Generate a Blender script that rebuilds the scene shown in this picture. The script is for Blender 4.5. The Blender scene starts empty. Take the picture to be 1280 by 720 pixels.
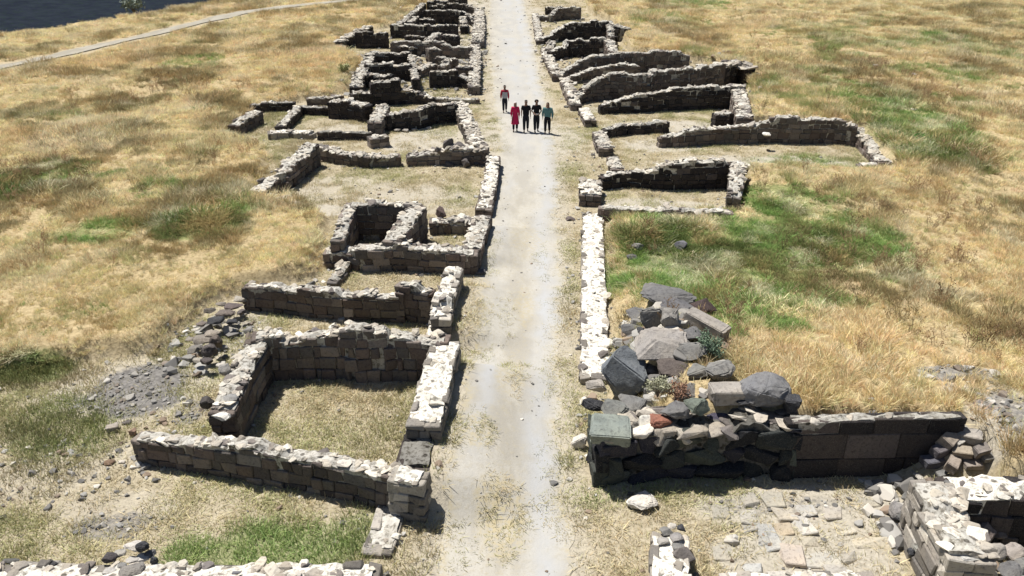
import bpy, bmesh, math, random
import numpy as np
from mathutils import Vector, Matrix, noise

R = math.radians
random.seed(7)
rng = np.random.default_rng(11)
scene = bpy.context.scene
COL = scene.collection

# ------------------------------------------------------------------ camera
CAM_H, PITCH, FPX = 12.0, R(26.2), 995.0
cam_data = bpy.data.cameras.new('camera')
cam = bpy.data.objects.new('camera', cam_data)
COL.objects.link(cam)
cam.location = (0, 0, CAM_H)
cam.rotation_euler = (R(90) - PITCH, 0, 0)
cam_data.sensor_width = 36
cam_data.lens = FPX / 1280 * 36
cam_data.clip_start = 0.5
cam_data.clip_end = 4000
scene.camera = cam

# ------------------------------------------------------------------ sky and sun
SUN_EL = R(65)
SHX, SHY = 0.77, -0.64                      # direction in which shadows fall
world = bpy.data.worlds.new('World')
scene.world = world
world.use_nodes = True
nt = world.node_tree
sky = nt.nodes.new('ShaderNodeTexSky')
sky.sky_type = 'NISHITA'
sky.sun_disc = False
sky.sun_elevation = SUN_EL
sky.sun_rotation = math.atan2(-SHX, -SHY)
nt.links.new(sky.outputs[0], nt.nodes['Background'].inputs[0])
nt.nodes['Background'].inputs[1].default_value = 0.05
sun_data = bpy.data.lights.new('sun', 'SUN')
sun_data.energy = 5.0
sun_data.angle = R(0.53)
sun_data.color = (1.0, 0.955, 0.88)
sun = bpy.data.objects.new('sun', sun_data)
COL.objects.link(sun)
sd = Vector((SHX * math.cos(SUN_EL), SHY * math.cos(SUN_EL), -math.sin(SUN_EL)))
sun.rotation_euler = sd.to_track_quat('-Z', 'Y').to_euler()
sun.location = (-30, 40, 60)
scene.view_settings.view_transform = 'Standard'
scene.view_settings.look = 'None'
scene.view_settings.exposure = 0.52
scene.view_settings.gamma = 1
scene.view_settings.use_curve_mapping = False
scene.cycles.max_bounces = 6
scene.cycles.diffuse_bounces = 3
scene.cycles.transparent_max_bounces = 6

# ------------------------------------------------------------------ survey: pixel of the photo -> point of the site
cp, sp = math.cos(PITCH), math.sin(PITCH)


def P(px, py, z=0.0):
    dx, dy = (px - 640) / FPX, (360 - py) / FPX
    vy, vz = cp + dy * sp, -sp + dy * cp
    t = (z - CAM_H) / vz
    return np.array([dx * t, vy * t, z])


def mpp(px, py, z=0.0):                      # metres per photo pixel there
    p = P(px, py, z)
    depth = p[1] * cp + (CAM_H - z) * sp
    return depth / FPX


# ------------------------------------------------------------------ terrain
def poly_sd(X, Y, poly):
    """signed distance (positive inside) to a polygon, vectorised"""
    d = np.full(X.shape, 1e9)
    inside = np.zeros(X.shape, bool)
    n = len(poly)
    for i in range(n):
        ax, ay = poly[i]; bx_, by_ = poly[(i + 1) % n]
        ex, ey = bx_ - ax, by_ - ay
        wx, wy = X - ax, Y - ay
        t = np.clip((wx * ex + wy * ey) / (ex * ex + ey * ey + 1e-9), 0, 1)
        d = np.minimum(d, np.hypot(wx - ex * t, wy - ey * t))
        c = ((ay > Y) != (by_ > Y))
        with np.errstate(divide='ignore', invalid='ignore'):
            xi = (bx_ - ax) * (Y - ay) / (by_ - ay + 1e-12) + ax
        inside ^= c & (X < xi)
    return np.where(inside, d, -d)


def smooth(a, b, x):
    t = np.clip((x - a) / (b - a), 0, 1)
    return t * t * (3 - 2 * t)


def vnoise(X, Y, scale, seed=0):
    """value noise with smooth interpolation, about -1..1"""
    tab = np.random.default_rng(seed + 100).uniform(-1, 1, (256, 256))
    x, y = X / scale + 1000.3, Y / scale + 1000.7
    xi, yi = np.floor(x).astype(int), np.floor(y).astype(int)
    fx, fy = x - xi, y - yi
    fx, fy = fx * fx * (3 - 2 * fx), fy * fy * (3 - 2 * fy)
    g = lambda i, j: tab[i % 256, j % 256]
    return ((g(xi, yi) * (1 - fx) + g(xi + 1, yi) * fx) * (1 - fy) + (g(xi, yi + 1) * (1 - fx) + g(xi + 1, yi + 1) * fx) * fy)


def pp(pts, z):
    return [tuple(P(x, y, z)[:2]) for x, y in pts]


left_poly = pp([(-900, 470), (0, 447), (90, 436), (190, 424), (232, 388), (262, 362), (300, 350), (330, 345), (396, 330), (404, 300),
                (412, 262), (372, 240), (312, 236), (336, 190), (318, 168), (284, 160), (318, 128), (372, 118), (400, 114), (436, 106), (452, 68), (420, 50), (462, 32), (498, 26), (530, 8),
                (545, -25)], .5) + [(-10, 260), (-400, 260), (-400, 30)]
right_poly = pp([(762, 519), (1198, 519), (1238, 538), (1262, 585), (1500, 597)], 1.45) + [(400, 12), (400, 300), (10, 300)] + pp([
    (728, -25), (735, 6), (768, 24), (788, 58), (842, 64), (898, 74), (938, 84), (934, 105), (934, 146), (1000, 147), (1070, 154), (1126, 204)], .9) + \
    pp([(930, 210), (926, 262), (760, 268), (760, 400)], .35)
GL0, GL1 = P(0, 44, .5), P(285, 0, .5)                    # rim of the gorge
gdir = (GL1 - GL0)[:2] / np.linalg.norm((GL1 - GL0)[:2])
gnor = np.array([-gdir[1], gdir[0]])
BANKS = [(P(518, 596, .9)[:2], P(558, 425, 1.1)[:2], .62, 3.3), (P(556, 398, .9)[:2], P(568, 336, .9)[:2], .42, 2.6), (P(590, 312, .6)[:2], P(604, 270, .6)[:2], .3, 2.2)]
MND = P(1196, 572, .45)[:2]
HEAP = P(838, 425, 1.1)[:2]
YW = [P(900, 520, 1.5)[1], P(900, 430, 1.1)[1], P(900, 330, .5)[1], P(900, 270, .4)[1], P(900, 180, .9)[1], 400]
ZW = [1.5, 1.15, .5, .4, .95, .9]
XST = P(760, 400, .3)[0]
TRACK = [P(x, y, .55)[:2] for x, y in [(-160, 118), (-60, 98), (0, 84), (60, 72), (120, 58), (180, 45), (240, 30), (300, 16), (360, 8), (430, 1), (520, -6)]]


def seg_dist(X, Y, pts):
    d = np.full(X.shape, 1e9)
    for (ax, ay), (bx_, by_) in zip(pts[:-1], pts[1:]):
        ex, ey = bx_ - ax, by_ - ay
        t = np.clip(((X - ax) * ex + (Y - ay) * ey) / (ex * ex + ey * ey + 1e-9), 0, 1)
        d = np.minimum(d, np.hypot(X - ax - ex * t, Y - ay - ey * t))
    return d


def fields(X, Y):
    sl = poly_sd(X, Y, left_poly)
    sr = poly_sd(X, Y, right_poly)
    return sl, sr


def terrain(X, Y):
    X = np.asarray(X, float); Y = np.asarray(Y, float)
    sl, sr = fields(X, Y)
    ml = smooth(-.15, .55, sl)
    mr = smooth(-.05, .35, sr)
    trk = smooth(1.5, 3.5, seg_dist(X, Y, TRACK))
    nz = (.16 * vnoise(X, Y, 7, 1) + .09 * vnoise(X, Y, 2.3, 2) + .04 * vnoise(X, Y, .9, 3)) * trk
    zr = np.interp(Y, YW, ZW)
    ramp = .15 + .85 * smooth(-.1, 1.5, X - XST)
    zr = zr * np.where(Y < YW[3], ramp, 1)
    flat = .02 * vnoise(X, Y, 1.6, 4) + .012 * vnoise(X, Y, .5, 5)
    inst = smooth(3.0, 4.2, np.abs(X - .3))
    z = flat * inst + ml * (.5 + nz) + mr * (zr + nz * np.minimum(1, np.maximum(0, sr) / 1.5) * np.where(zr > .05, 1, 1))
    for (ax, ay), (bx_, by_), hb, wd_ in BANKS:
        t = (Y - ay) / (by_ - ay); xx = ax + (bx_ - ax) * t
        z = z + hb * smooth(-.05, .05, X - xx) * smooth(wd_, .45, X - xx) * smooth(-.12, .1, t) * smooth(1.12, .9, t)
    z = z + 1.1 * np.exp(-(np.hypot(X - MND[0], Y - MND[1]) / .95) ** 2) * (1 - mr)
    z = z + .45 * np.exp(-((X - HEAP[0]) / 1.0) ** 2 - ((Y - HEAP[1]) / 1.9) ** 2)
    g = (X - GL0[0]) * gnor[0] + (Y - GL0[1]) * gnor[1] + 1.2 * vnoise(X, Y, 6, 8) + .5 * vnoise(X, Y, 1.7, 9)
    drop = np.where(g > 0, np.minimum(g * 3.0, 30 + g * .25), 0)
    z = z - np.where(g < 160, drop, np.minimum(drop, 70 + 0 * g) - (g - 160) * .05)
    return z


def tz(x, y):
    return float(terrain(np.array([x]), np.array([y]))[0])


def PT(px, py):
    z = 0.3
    for _ in range(8):
        p = P(px, py, z)
        z = .5 * z + .5 * tz(p[0], p[1])
    p = P(px, py, z)
    return np.array([p[0], p[1], tz(p[0], p[1])])


# ------------------------------------------------------------------ materials
def mat(name):
    m = bpy.data.materials.new(name)
    m.use_nodes = True
    n = m.node_tree
    return m, n, n.nodes, n.links, n.nodes['Principled BSDF']


def N(nodes, typ, **kw):
    n = nodes.new(typ)
    for k, v in kw.items():
        if k.startswith('i_'):
            n.inputs[k[2:].replace('_', ' ')].default_value = v
        else:
            setattr(n, k, v)
    return n


def mixc(n, l, fac, a, b, mode='MIX'):
    m = n.new('ShaderNodeMix'); m.data_type = 'RGBA'; m.blend_type = mode
    if isinstance(fac, (int, float)): m.inputs[0].default_value = fac
    else: l.new(fac, m.inputs[0])
    for s, v in ((6, a), (7, b)):
        if isinstance(v, tuple): m.inputs[s].default_value = (*v, 1)
        else: l.new(v, m.inputs[s])
    return m.outputs[2]


def ramp(n, l, src, a, b):
    r = n.new('ShaderNodeMapRange'); r.inputs['From Min'].default_value = a; r.inputs['From Max'].default_value = b
    l.new(src, r.inputs[0])
    return r.outputs[0]


def nz(n, l, co, scale, detail=4, rough=.6):
    t = n.new('ShaderNodeTexNoise'); t.inputs['Scale'].default_value = scale
    t.inputs['Detail'].default_value = detail; t.inputs['Roughness'].default_value = rough
    l.new(co, t.inputs['Vector'])
    return t.outputs['Fac']


def stone_material(name, bump=.5, spots=.5, scale=1.0):
    m, t, n, l, b = mat(name)
    at = N(n, 'ShaderNodeAttribute', attribute_name='col')
    co = n.new('ShaderNodeTexCoord').outputs['Object']
    f1 = nz(n, l, co, 2.2 * scale, 6); f2 = nz(n, l, co, 14 * scale, 5, .7); f3 = nz(n, l, co, 60 * scale, 3, .7)
    c = mixc(n, l, ramp(n, l, f1, .35, .7), at.outputs['Color'], (1.25, 1.2, 1.1), 'MULTIPLY')
    dark = mixc(n, l, 1.0, c, (.55, .54, .56), 'MULTIPLY')
    c = mixc(n, l, ramp(n, l, f2, .5, .68), c, dark)
    lich = mixc(n, l, .5, c, (.5, .47, .4))
    c = mixc(n, l, N_mult(n, l, ramp(n, l, f3, .55, .7), spots), c, lich)
    l.new(c, b.inputs['Base Color'])
    b.inputs['Roughness'].default_value = .93
    b.inputs['Specular IOR Level'].default_value = .12
    s = n.new('ShaderNodeMath'); s.operation = 'ADD'; l.new(f2, s.inputs[0])
    s2 = n.new('ShaderNodeMath'); s2.operation = 'MULTIPLY'; l.new(f3, s2.inputs[0]); s2.inputs[1].default_value = .4
    l.new(s2.outputs[0], s.inputs[1])
    bp = N(n, 'ShaderNodeBump'); bp.inputs['Strength'].default_value = bump; bp.inputs['Distance'].default_value = .05
    l.new(s.outputs[0], bp.inputs['Height']); l.new(bp.outputs[0], b.inputs['Normal'])
    return m


def N_mult(n, l, src, k):
    s = n.new('ShaderNodeMath'); s.operation = 'MULTIPLY'; s.inputs[1].default_value = k; l.new(src, s.inputs[0])
    return s.outputs[0]


M_STONE = stone_material('weathered_stone')
M_ROCK = stone_material('basalt_rock', .7, .45, .7)


def mortar_material():
    m, t, n, l, b = mat('lime_mortar')
    co = n.new('ShaderNodeTexCoord').outputs['Object']
    at = N(n, 'ShaderNodeAttribute', attribute_name='col')
    f1 = nz(n, l, co, 1.7, 5); f2 = nz(n, l, co, 9, 5, .7)
    v = n.new('ShaderNodeTexVoronoi'); v.inputs['Scale'].default_value = 6.5; l.new(co, v.inputs['Vector'])
    c = mixc(n, l, ramp(n, l, f1, .35, .7), at.outputs['Color'], (.8, .79, .76), 'MULTIPLY')
    c2 = mixc(n, l, 1.0, c, (.40, .38, .35), 'MULTIPLY')
    c = mixc(n, l, ramp(n, l, f2, .48, .62), c, c2)
    c3 = mixc(n, l, 1.0, c, (.33, .32, .31), 'MULTIPLY')
    a = n.new('ShaderNodeMath'); a.operation = 'MULTIPLY'
    l.new(ramp(n, l, v.outputs['Color'], .68, .72), a.inputs[0]); l.new(ramp(n, l, v.outputs['Distance'], .42, .3), a.inputs[1])
    c = mixc(n, l, a.outputs[0], c, c3)
    l.new(c, b.inputs['Base Color'])
    b.inputs['Roughness'].default_value = .95
    b.inputs['Specular IOR Level'].default_value = .1
    bp = N(n, 'ShaderNodeBump'); bp.inputs['Strength'].default_value = .6; bp.inputs['Distance'].default_value = .06
    l.new(f2, bp.inputs['Height']); l.new(bp.outputs[0], b.inputs['Normal'])
    return m


M_MORTAR = mortar_material()


def ground_material():
    m, t, n, l, b = mat('dry_soil')
    co = n.new('ShaderNodeTexCoord').outputs['Object']
    at = N(n, 'ShaderNodeAttribute', attribute_name='gm')       # R dust, G green, B gravel
    sep = n.new('ShaderNodeSeparateColor'); l.new(at.outputs['Color'], sep.inputs[0])
    fa = N(n, 'ShaderNodeAttribute', attribute_name='field')
    go = N(n, 'ShaderNodeAttribute', attribute_name='gorge')
    f0 = nz(n, l, co, .35, 4); f1 = nz(n, l, co, 1.6, 6, .65); f2 = nz(n, l, co, 9, 6, .7); f3 = nz(n, l, co, 45, 3, .7)
    soil = mixc(n, l, ramp(n, l, f1, .35, .65), (.34, .295, .21), (.45, .40, .30))
    soil = mixc(n, l, ramp(n, l, f2, .45, .7), soil, (.2, .16, .10))
    thatch = mixc(n, l, ramp(n, l, f2, .4, .65), (.46, .37, .22), (.26, .20, .11))
    c = mixc(n, l, fa.outputs['Fac'], soil, thatch)
    green = mixc(n, l, ramp(n, l, f2, .4, .65), (.20, .24, .09), (.11, .15, .05))
    # masks are broken up by noise so that their edges fray
    def fray(src, k=.55, w=.18):
        a = n.new('ShaderNodeMath'); a.operation = 'ADD'; l.new(src, a.inputs[0])
        q = n.new('ShaderNodeMath'); q.operation = 'MULTIPLY_ADD'; l.new(f2, q.inputs[0]); q.inputs[1].default_value = k; q.inputs[2].default_value = -k / 2
        l.new(q.outputs[0], a.inputs[1])
        return ramp(n, l, a.outputs[0], .5 - w, .5 + w)
    c = mixc(n, l, N_mult(n, l, fray(sep.outputs[1]), .75), c, green)
    dust = mixc(n, l, ramp(n, l, f2, .42, .68), (.44, .405, .34), (.30, .275, .225))
    dust = mixc(n, l, N_mult(n, l, ramp(n, l, f3, .55, .75), .5), dust, (.25, .23, .2))
    c = mixc(n, l, N_mult(n, l, fray(sep.outputs[0], .7), .9), c, dust)
    v = n.new('ShaderNodeTexVoronoi'); v.inputs['Scale'].default_value = 9; l.new(co, v.inputs['Vector'])
    grav = mixc(n, l, v.outputs['Distance'], (.25, .238, .225), (.12, .114, .108))
    c = mixc(n, l, fray(sep.outputs[2], .8), c, grav)
    f00 = nz(n, l, co, .12, 7, .65)
    rock = mixc(n, l, ramp(n, l, f00, .38, .62), (.008, .011, .021), (.016, .022, .032))
    rock = mixc(n, l, ramp(n, l, f0, .5, .7), rock, (.012, .022, .018))
    c = mixc(n, l, go.outputs['Fac'], c, rock)
    l.new(c, b.inputs['Base Color'])
    b.inputs['Roughness'].default_value = 1
    b.inputs['Specular IOR Level'].default_value = .05
    bp = N(n, 'ShaderNodeBump'); bp.inputs['Strength'].default_value = .7; bp.inputs['Distance'].default_value = .06
    l.new(f2, bp.inputs['Height']); l.new(bp.outputs[0], b.inputs['Normal'])
    return m


def road_material(name='trodden_limestone', pale=1.0):
    m, t, n, l, b = mat(name)
    co = n.new('ShaderNodeTexCoord').outputs['Object']
    mp = n.new('ShaderNodeMapping'); mp.inputs['Scale'].default_value = (1, .35, 1); l.new(co, mp.inputs[0])
    at = N(n, 'ShaderNodeAttribute', attribute_name='rm')       # R wheel track, G worn grassy middle
    sep = n.new('ShaderNodeSeparateColor'); l.new(at.outputs['Color'], sep.inputs[0])
    f1 = nz(n, l, mp.outputs[0], 1.1, 6, .65); f2 = nz(n, l, co, 7, 6, .7); f3 = nz(n, l, co, 40, 3, .75)
    a = (.41 * pale, .39 * pale, .345 * pale)
    c = mixc(n, l, ramp(n, l, f1, .42, .58), a, (.33 * pale, .31 * pale, .27 * pale))
    c = mixc(n, l, ramp(n, l, f2, .5, .72), c, (.36 * pale, .325 * pale, .25 * pale))
    c = mixc(n, l, N_mult(n, l, ramp(n, l, f3, .52, .7), .7), c, (.26, .24, .20))
    s = n.new('ShaderNodeMath'); s.operation = 'MULTIPLY'; l.new(sep.outputs[0], s.inputs[0]); l.new(ramp(n, l, f1, .25, .55), s.inputs[1])
    c = mixc(n, l, s.outputs[0], c, (.385, .39, .395))
    s = n.new('ShaderNodeMath'); s.operation = 'MULTIPLY'; l.new(sep.outputs[1], s.inputs[0]); l.new(ramp(n, l, f2, .38, .6), s.inputs[1])
    c = mixc(n, l, s.outputs[0], c, (.40, .345, .225))
    l.new(c, b.inputs['Base Color'])
    b.inputs['Roughness'].default_value = .95
    b.inputs['Specular IOR Level'].default_value = .1
    bp = N(n, 'ShaderNodeBump'); bp.inputs['Strength'].default_value = .5; bp.inputs['Distance'].default_value = .03
    l.new(f2, bp.inputs['Height']); l.new(bp.outputs[0], b.inputs['Normal'])
    return m


def plain(name, col, rough=.8, var=.25, scale=20):
    m, t, n, l, b = mat(name)
    co = n.new('ShaderNodeTexCoord').outputs['Object']
    f = nz(n, l, co, scale, 4)
    dk = tuple(c * (1 - var) for c in col); lt = tuple(min(1, c * (1 + var)) for c in col)
    l.new(mixc(n, l, f, dk, lt), b.inputs['Base Color'])
    b.inputs['Roughness'].default_value = rough
    b.inputs['Specular IOR Level'].default_value = .2
    return m


def grass_material():
    m, t, n, l, b = mat('grass_blades')
    at = N(n, 'ShaderNodeAttribute', attribute_name='tint', attribute_type='INSTANCER')
    bv = N(n, 'ShaderNodeAttribute', attribute_name='bv')
    sep = n.new('ShaderNodeSeparateColor'); l.new(bv.outputs['Color'], sep.inputs[0])
    c = mixc(n, l, 1.0, at.outputs['Color'], bv.outputs['Color'], 'MULTIPLY')
    d = n.new('ShaderNodeBsdfDiffuse'); tr = n.new('ShaderNodeBsdfTranslucent'); mx = n.new('ShaderNodeMixShader')
    l.new(c, d.inputs[0]); l.new(c, tr.inputs[0]); mx.inputs[0].default_value = .33
    l.new(d.outputs[0], mx.inputs[1]); l.new(tr.outputs[0], mx.inputs[2])
    l.new(mx.outputs[0], n['Material Output'].inputs['Surface'])
    n.remove(b)
    return m


M_GRASS = grass_material()

# ------------------------------------------------------------------ object helpers
def tag(o, label=None, cat=None, group=None, kind=None):
    if label: o['label'] = label
    if cat: o['category'] = cat
    if group: o['group'] = group
    if kind: o['kind'] = kind
    return o


def empty(name, loc, label, cat, group=None):
    o = bpy.data.objects.new(name, None)
    o.empty_display_size = .3
    COL.objects.link(o)
    o.location = loc
    return tag(o, label, cat, group)


def link_mesh(name, me, material, parent=None, loc=None):
    o = bpy.data.objects.new(name, me)
    COL.objects.link(o)
    if material: me.materials.append(material)
    if parent: o.parent = parent
    if loc is not None: o.location = loc
    return o


# ------------------------------------------------------------------ stone templates (vectorised batches)
def chamfer_topology():
    idx = {}
    corners = [(sx, sy, sz) for sx in (-1, 1) for sy in (-1, 1) for sz in (-1, 1)]
    vs = []
    for ci, c in enumerate(corners):
        for a in range(3):
            idx[(ci, a)] = len(vs); vs.append((ci, a))
    faces = []
    def ci(c): return corners.index(tuple(c))
    for a in range(3):
        b_, c_ = [(1, 2), (2, 0), (0, 1)][a]
        for s in (-1, 1):
            f = []
            for (u, v) in ((-1, -1), (1, -1), (1, 1), (-1, 1)):
                q = [0, 0, 0]; q[a] = s; q[b_] = u; q[c_] = v
                f.append(idx[(ci(q), a)])
            faces.append(f if s > 0 else f[::-1])
    for a in range(3):
        b_, c_ = [(1, 2), (2, 0), (0, 1)][a]
        for u in (-1, 1):
            for v in (-1, 1):
                q1 = [0, 0, 0]; q1[a] = -1; q1[b_] = u; q1[c_] = v
                q2 = list(q1); q2[a] = 1
                f = [idx[(ci(q1), b_)], idx[(ci(q2), b_)], idx[(ci(q2), c_)], idx[(ci(q1), c_)]]
                faces.append(f if u * v > 0 else f[::-1])
    for k, c in enumerate(corners):
        f = [idx[(k, 0)], idx[(k, 1)], idx[(k, 2)]]
        faces.append(f if c[0] * c[1] * c[2] > 0 else f[::-1])
    return corners, vs, faces


CORN, CV, CF = chamfer_topology()
CORN_A = np.array(CORN, float)
CV_C = np.array([v[0] for v in CV]); CV_A = np.array([v[1] for v in CV])


def rock_template(seed, pts=16, flat=.75, boxy=.5, bev=.10):
    rr = random.Random(seed)
    bm = bmesh.new()
    for i in range(pts):
        v = Vector((rr.uniform(-1, 1), rr.uniform(-1, 1), rr.uniform(-1, 1)))
        if v.length < .2: continue
        s = v.normalized(); m_ = max(abs(s.x), abs(s.y), abs(s.z))
        s = s * (1 - boxy) + (s / m_) * boxy * .85
        bm.verts.new((s.x, s.y, s.z * flat))
    r = bmesh.ops.convex_hull(bm, input=bm.verts)
    bmesh.ops.delete(bm, geom=[v for v in bm.verts if not v.link_faces], context='VERTS')
    bmesh.ops.dissolve_limit(bm, angle_limit=R(14), verts=bm.verts, edges=bm.edges)
    if bev: bmesh.ops.bevel(bm, geom=list(bm.edges), offset=bev, segments=1, affect='EDGES', clamp_overlap=True)
    bmesh.ops.recalc_face_normals(bm, faces=bm.faces)
    bm.verts.index_update()
    V = np.array([v.co[:] for v in bm.verts]); F = [[v.index for v in f.verts] for f in bm.faces]
    bm.free()
    lo, hi = V.min(0), V.max(0)
    V = (V - (lo + hi) / 2) / ((hi - lo) / 2)
    return V, F


ROCKS = [rock_template(100 + i, pts=rng.integers(11, 17), boxy=.3 + .4 * rng.random()) for i in range(14)]


class Batch:
    def __init__(s):
        s.V = []; s.F = []; s.C = []; s.n = 0

    def add(s, V, F, col):
        s.V.append(V)
        n = s.n
        s.F.extend([[i + n for i in f] for f in F])
        s.C.append(np.tile(np.array([*col, 1.0]), (len(V), 1)))
        s.n += len(V)

    def block(s, c, half, u, col, ch=.02, jit=.015, tilt=0):
        """chamfered, slightly irregular block; u is the horizontal unit direction of its length"""
        h = np.array(half)
        cor = CORN_A * h + rng.uniform(-jit, jit, (8, 3))
        v = cor[CV_C].copy()
        red = np.ones((24, 3)); red[np.arange(24), CV_A] = 0
        v -= np.sign(CORN_A[CV_C]) * red * min(ch, h.min() * .6)
        ux = np.array([u[0], u[1], 0]); uy = np.array([-u[1], u[0], 0])
        if tilt:
            a, b_ = rng.normal(0, tilt, 2)
            v = v + np.outer(v[:, 0], [0, 0, a]) + np.outer(v[:, 1], [0, 0, b_])
        w = np.outer(v[:, 0], ux) + np.outer(v[:, 1], uy) + np.outer(v[:, 2], [0, 0, 1]) + np.array(c)
        s.add(w, CF, col)

    def rock(s, c, half, col, ang=None, tilt=.25):
        V, F = ROCKS[rng.integers(len(ROCKS))]
        ang = rng.uniform(0, 6.28) if ang is None else ang
        m = np.array((Matrix.Rotation(ang, 3, 'Z') @ Matrix.Rotation(rng.normal(0, tilt), 3, 'X') @ Matrix.Rotation(rng.normal(0, tilt), 3, 'Y')))
        s.add((V * np.array(half)) @ m.T + np.array(c), F, col)

    def build(s, name, material, parent=None, origin=(0, 0, 0)):
        me = bpy.data.meshes.new(name)
        V = np.concatenate(s.V) - np.array(origin)
        me.from_pydata(V.tolist(), [], s.F)
        ca = me.color_attributes.new('col', 'FLOAT_COLOR', 'POINT')
        ca.data.foreach_set('color', np.concatenate(s.C).ravel())
        return link_mesh(name, me, material, parent)


# ------------------------------------------------------------------ walls
PAL = {
    'tuff': ([(.125, .10, .090), (.14, .118, .108), (.098, .083, .078), (.175, .152, .138), (.115, .105, .10)], .0),
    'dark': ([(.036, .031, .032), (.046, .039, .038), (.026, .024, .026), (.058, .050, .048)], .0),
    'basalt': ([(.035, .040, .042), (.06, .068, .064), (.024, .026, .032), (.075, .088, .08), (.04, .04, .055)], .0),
    'pale': ([(.28, .26, .235), (.20, .185, .17), (.36, .34, .31), (.14, .13, .12)], .0),
}
TOPC = [(.52, .49, .44), (.44, .41, .36), (.37, .34, .30), (.28, .255, .225), (.16, .145, .14), (.60, .58, .53)]
WALLS = []          # for the grass: (path, thickness)


def wall(label, pts, t, face='tuff', top=.56, course=.30, blen=(.32, .68), stones=14, zb=0.0, group=None, name='ruined_wall', ragged=.10, cat='wall', core_w=None, topmix=(.28, .2, .18, .14, .12, .08), crown=.05, ssz=(.05, .13), jit=.026):
    """pts: centre line of the top, as (photo x, photo y, height of the top there)"""
    P3 = np.array([P(x, y, h) for x, y, h in pts])
    # path samples
    seg = np.hypot(*(np.diff(P3[:, :2], axis=0).T))
    cum = np.concatenate([[0], np.cumsum(seg)])
    L = cum[-1]
    wobt = rng.normal(0, 1, 64).clip(-1.6, 1.6); wamp = min(.075, .07 * (P3[:, 2].max() - zb)) * (0 if crown < .03 else 1)
    def at(s):
        i = int(np.clip(np.searchsorted(cum, s, side='right') - 1, 0, len(seg) - 1))
        k = (s - cum[i]) / max(seg[i], 1e-6)
        p = P3[i] + (P3[i + 1] - P3[i]) * k
        d = (P3[i + 1] - P3[i])[:2] / max(seg[i], 1e-6)
        p[2] += wobt[int(s / .62) % 64] * wamp
        return p, d
    origin = (*P3[:, :2].mean(0), zb)
    WALLS.append(([tuple(p[:2]) for p in P3], t))
    g = group or 'ruined stone walls of the shops along the street'
    root = tag(empty(name, origin, label, cat, g), kind='thing')
    cols, _ = PAL[face]
    # --- facing blocks
    fb = Batch()
    tone = 1 + rng.normal(0, .12)
    course = course * rng.uniform(.82, 1.15)
    for side in (-1, 1):
        k = 0; z0 = zb - .05
        hmax = P3[:, 2].max() - zb
        while z0 < zb + hmax:
            ch = course * rng.uniform(.72, 1.25)
            s = -rng.uniform(0, .2)
            while s < L - .05:
                bl = rng.uniform(*blen) * (.55 if rng.random() < .2 else 1)
                s1 = min(s + bl, L + .03)
                a = max(s, -.02)
                if L - s1 < .15: s1 = L + .03
                p, d = at((a + s1) / 2)
                hh = p[2]
                top_here = z0 + ch
                if z0 + ch * .3 < hh + rng.normal(0, ragged * .5) and rng.random() > .015:
                    n_ = np.array([-d[1], d[0]])
                    dep = min(.2, t * .35) * rng.uniform(.85, 1.1)
                    off = side * (t / 2 - dep / 2 + rng.normal(0, .017))
                    hz = ch / 2
                    if top_here > hh - .02: hz = max(.04, (hh + rng.uniform(-.03, .035) - z0) / 2)
                    c = cols[rng.integers(len(cols))]
                    f = tone * (rng.uniform(.8, 1.18) if rng.random() < .93 else 1.7)
                    if face == 'basalt' and rng.random() < .8:
                        dd = rng.uniform(.14, .26)
                        fb.rock((p[0] + n_[0] * off, p[1] + n_[1] * off, z0 + hz), ((s1 - a) / 2 * 1.12, dd, hz * 1.12), (c[0] * f, c[1] * f, c[2] * f), math.atan2(d[1], d[0]), .1)
                        s = s1
                        continue
                    fb.block((p[0] + n_[0] * off, p[1] + n_[1] * off, z0 + hz), ((s1 - a) / 2 - .006, dep / 2, hz - .004), d,
                             (c[0] * f, c[1] * f, c[2] * f), ch=rng.uniform(.012, .03), jit=jit)
                s = s1
            z0 += ch
    for s_, out in ((0, -1), (L, 1)):
        p, d = at(min(max(s_, .001), L - .001)); z0 = zb - .05
        n_ = np.array([-d[1], d[0]])
        while z0 < p[2] - .06:
            ch = course * rng.uniform(.85, 1.15)
            hz = min(ch, p[2] - z0 + .02) / 2
            w0 = -t / 2
            while w0 < t / 2 - .05:
                w1 = min(w0 + rng.uniform(.25, .45), t / 2)
                if t / 2 - w1 < .14: w1 = t / 2
                c = cols[rng.integers(len(cols))]; f = tone * rng.uniform(.75, 1.3)
                m_ = (w0 + w1) / 2
                fb.block((p[0] + n_[0] * m_ + d[0] * out * .02, p[1] + n_[1] * m_ + d[1] * out * .02, z0 + hz), ((w1 - w0) / 2 - .005, .13, hz - .004), n_,
                         (c[0] * f, c[1] * f, c[2] * f), jit=jit)
                w0 = w1
            z0 += ch
    fb.build('facing', M_STONE, root, origin)
    # --- rubble and mortar core
    ns = max(2, int(L / .18)); nw = 5
    V = []; F = []; C = []
    cw = (core_w or t) * .96
    for i in range(ns + 1):
        p, d = at(np.clip(L * i / ns, .001, L - .001)); n_ = np.array([-d[1], d[0]])
        for j in range(nw + 2):
            if j in (0, nw + 1):
                w = (t / 2 - .12) * (-1 if j == 0 else 1); z = zb - .2
            else:
                w = cw * ((j - 1) / (nw - 1) - .5)
                z = p[2] + .012 + crown * (1 - (2 * w / cw) ** 2) + rng.normal(0, .022) + .03 * noise.noise((p[0] * 2, p[1] * 2, 3.1))
                w *= rng.uniform(.86, 1.03)
            V.append((p[0] + n_[0] * w, p[1] + n_[1] * w, z))
            q = top * rng.uniform(.8, 1.1)
            C.append((q, q * .965, q * .885, 1))
    W = nw + 2
    for i in range(ns):
        for j in range(W - 1):
            a = i * W + j
            F.append((a, a + 1, a + W + 1, a + W))
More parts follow.
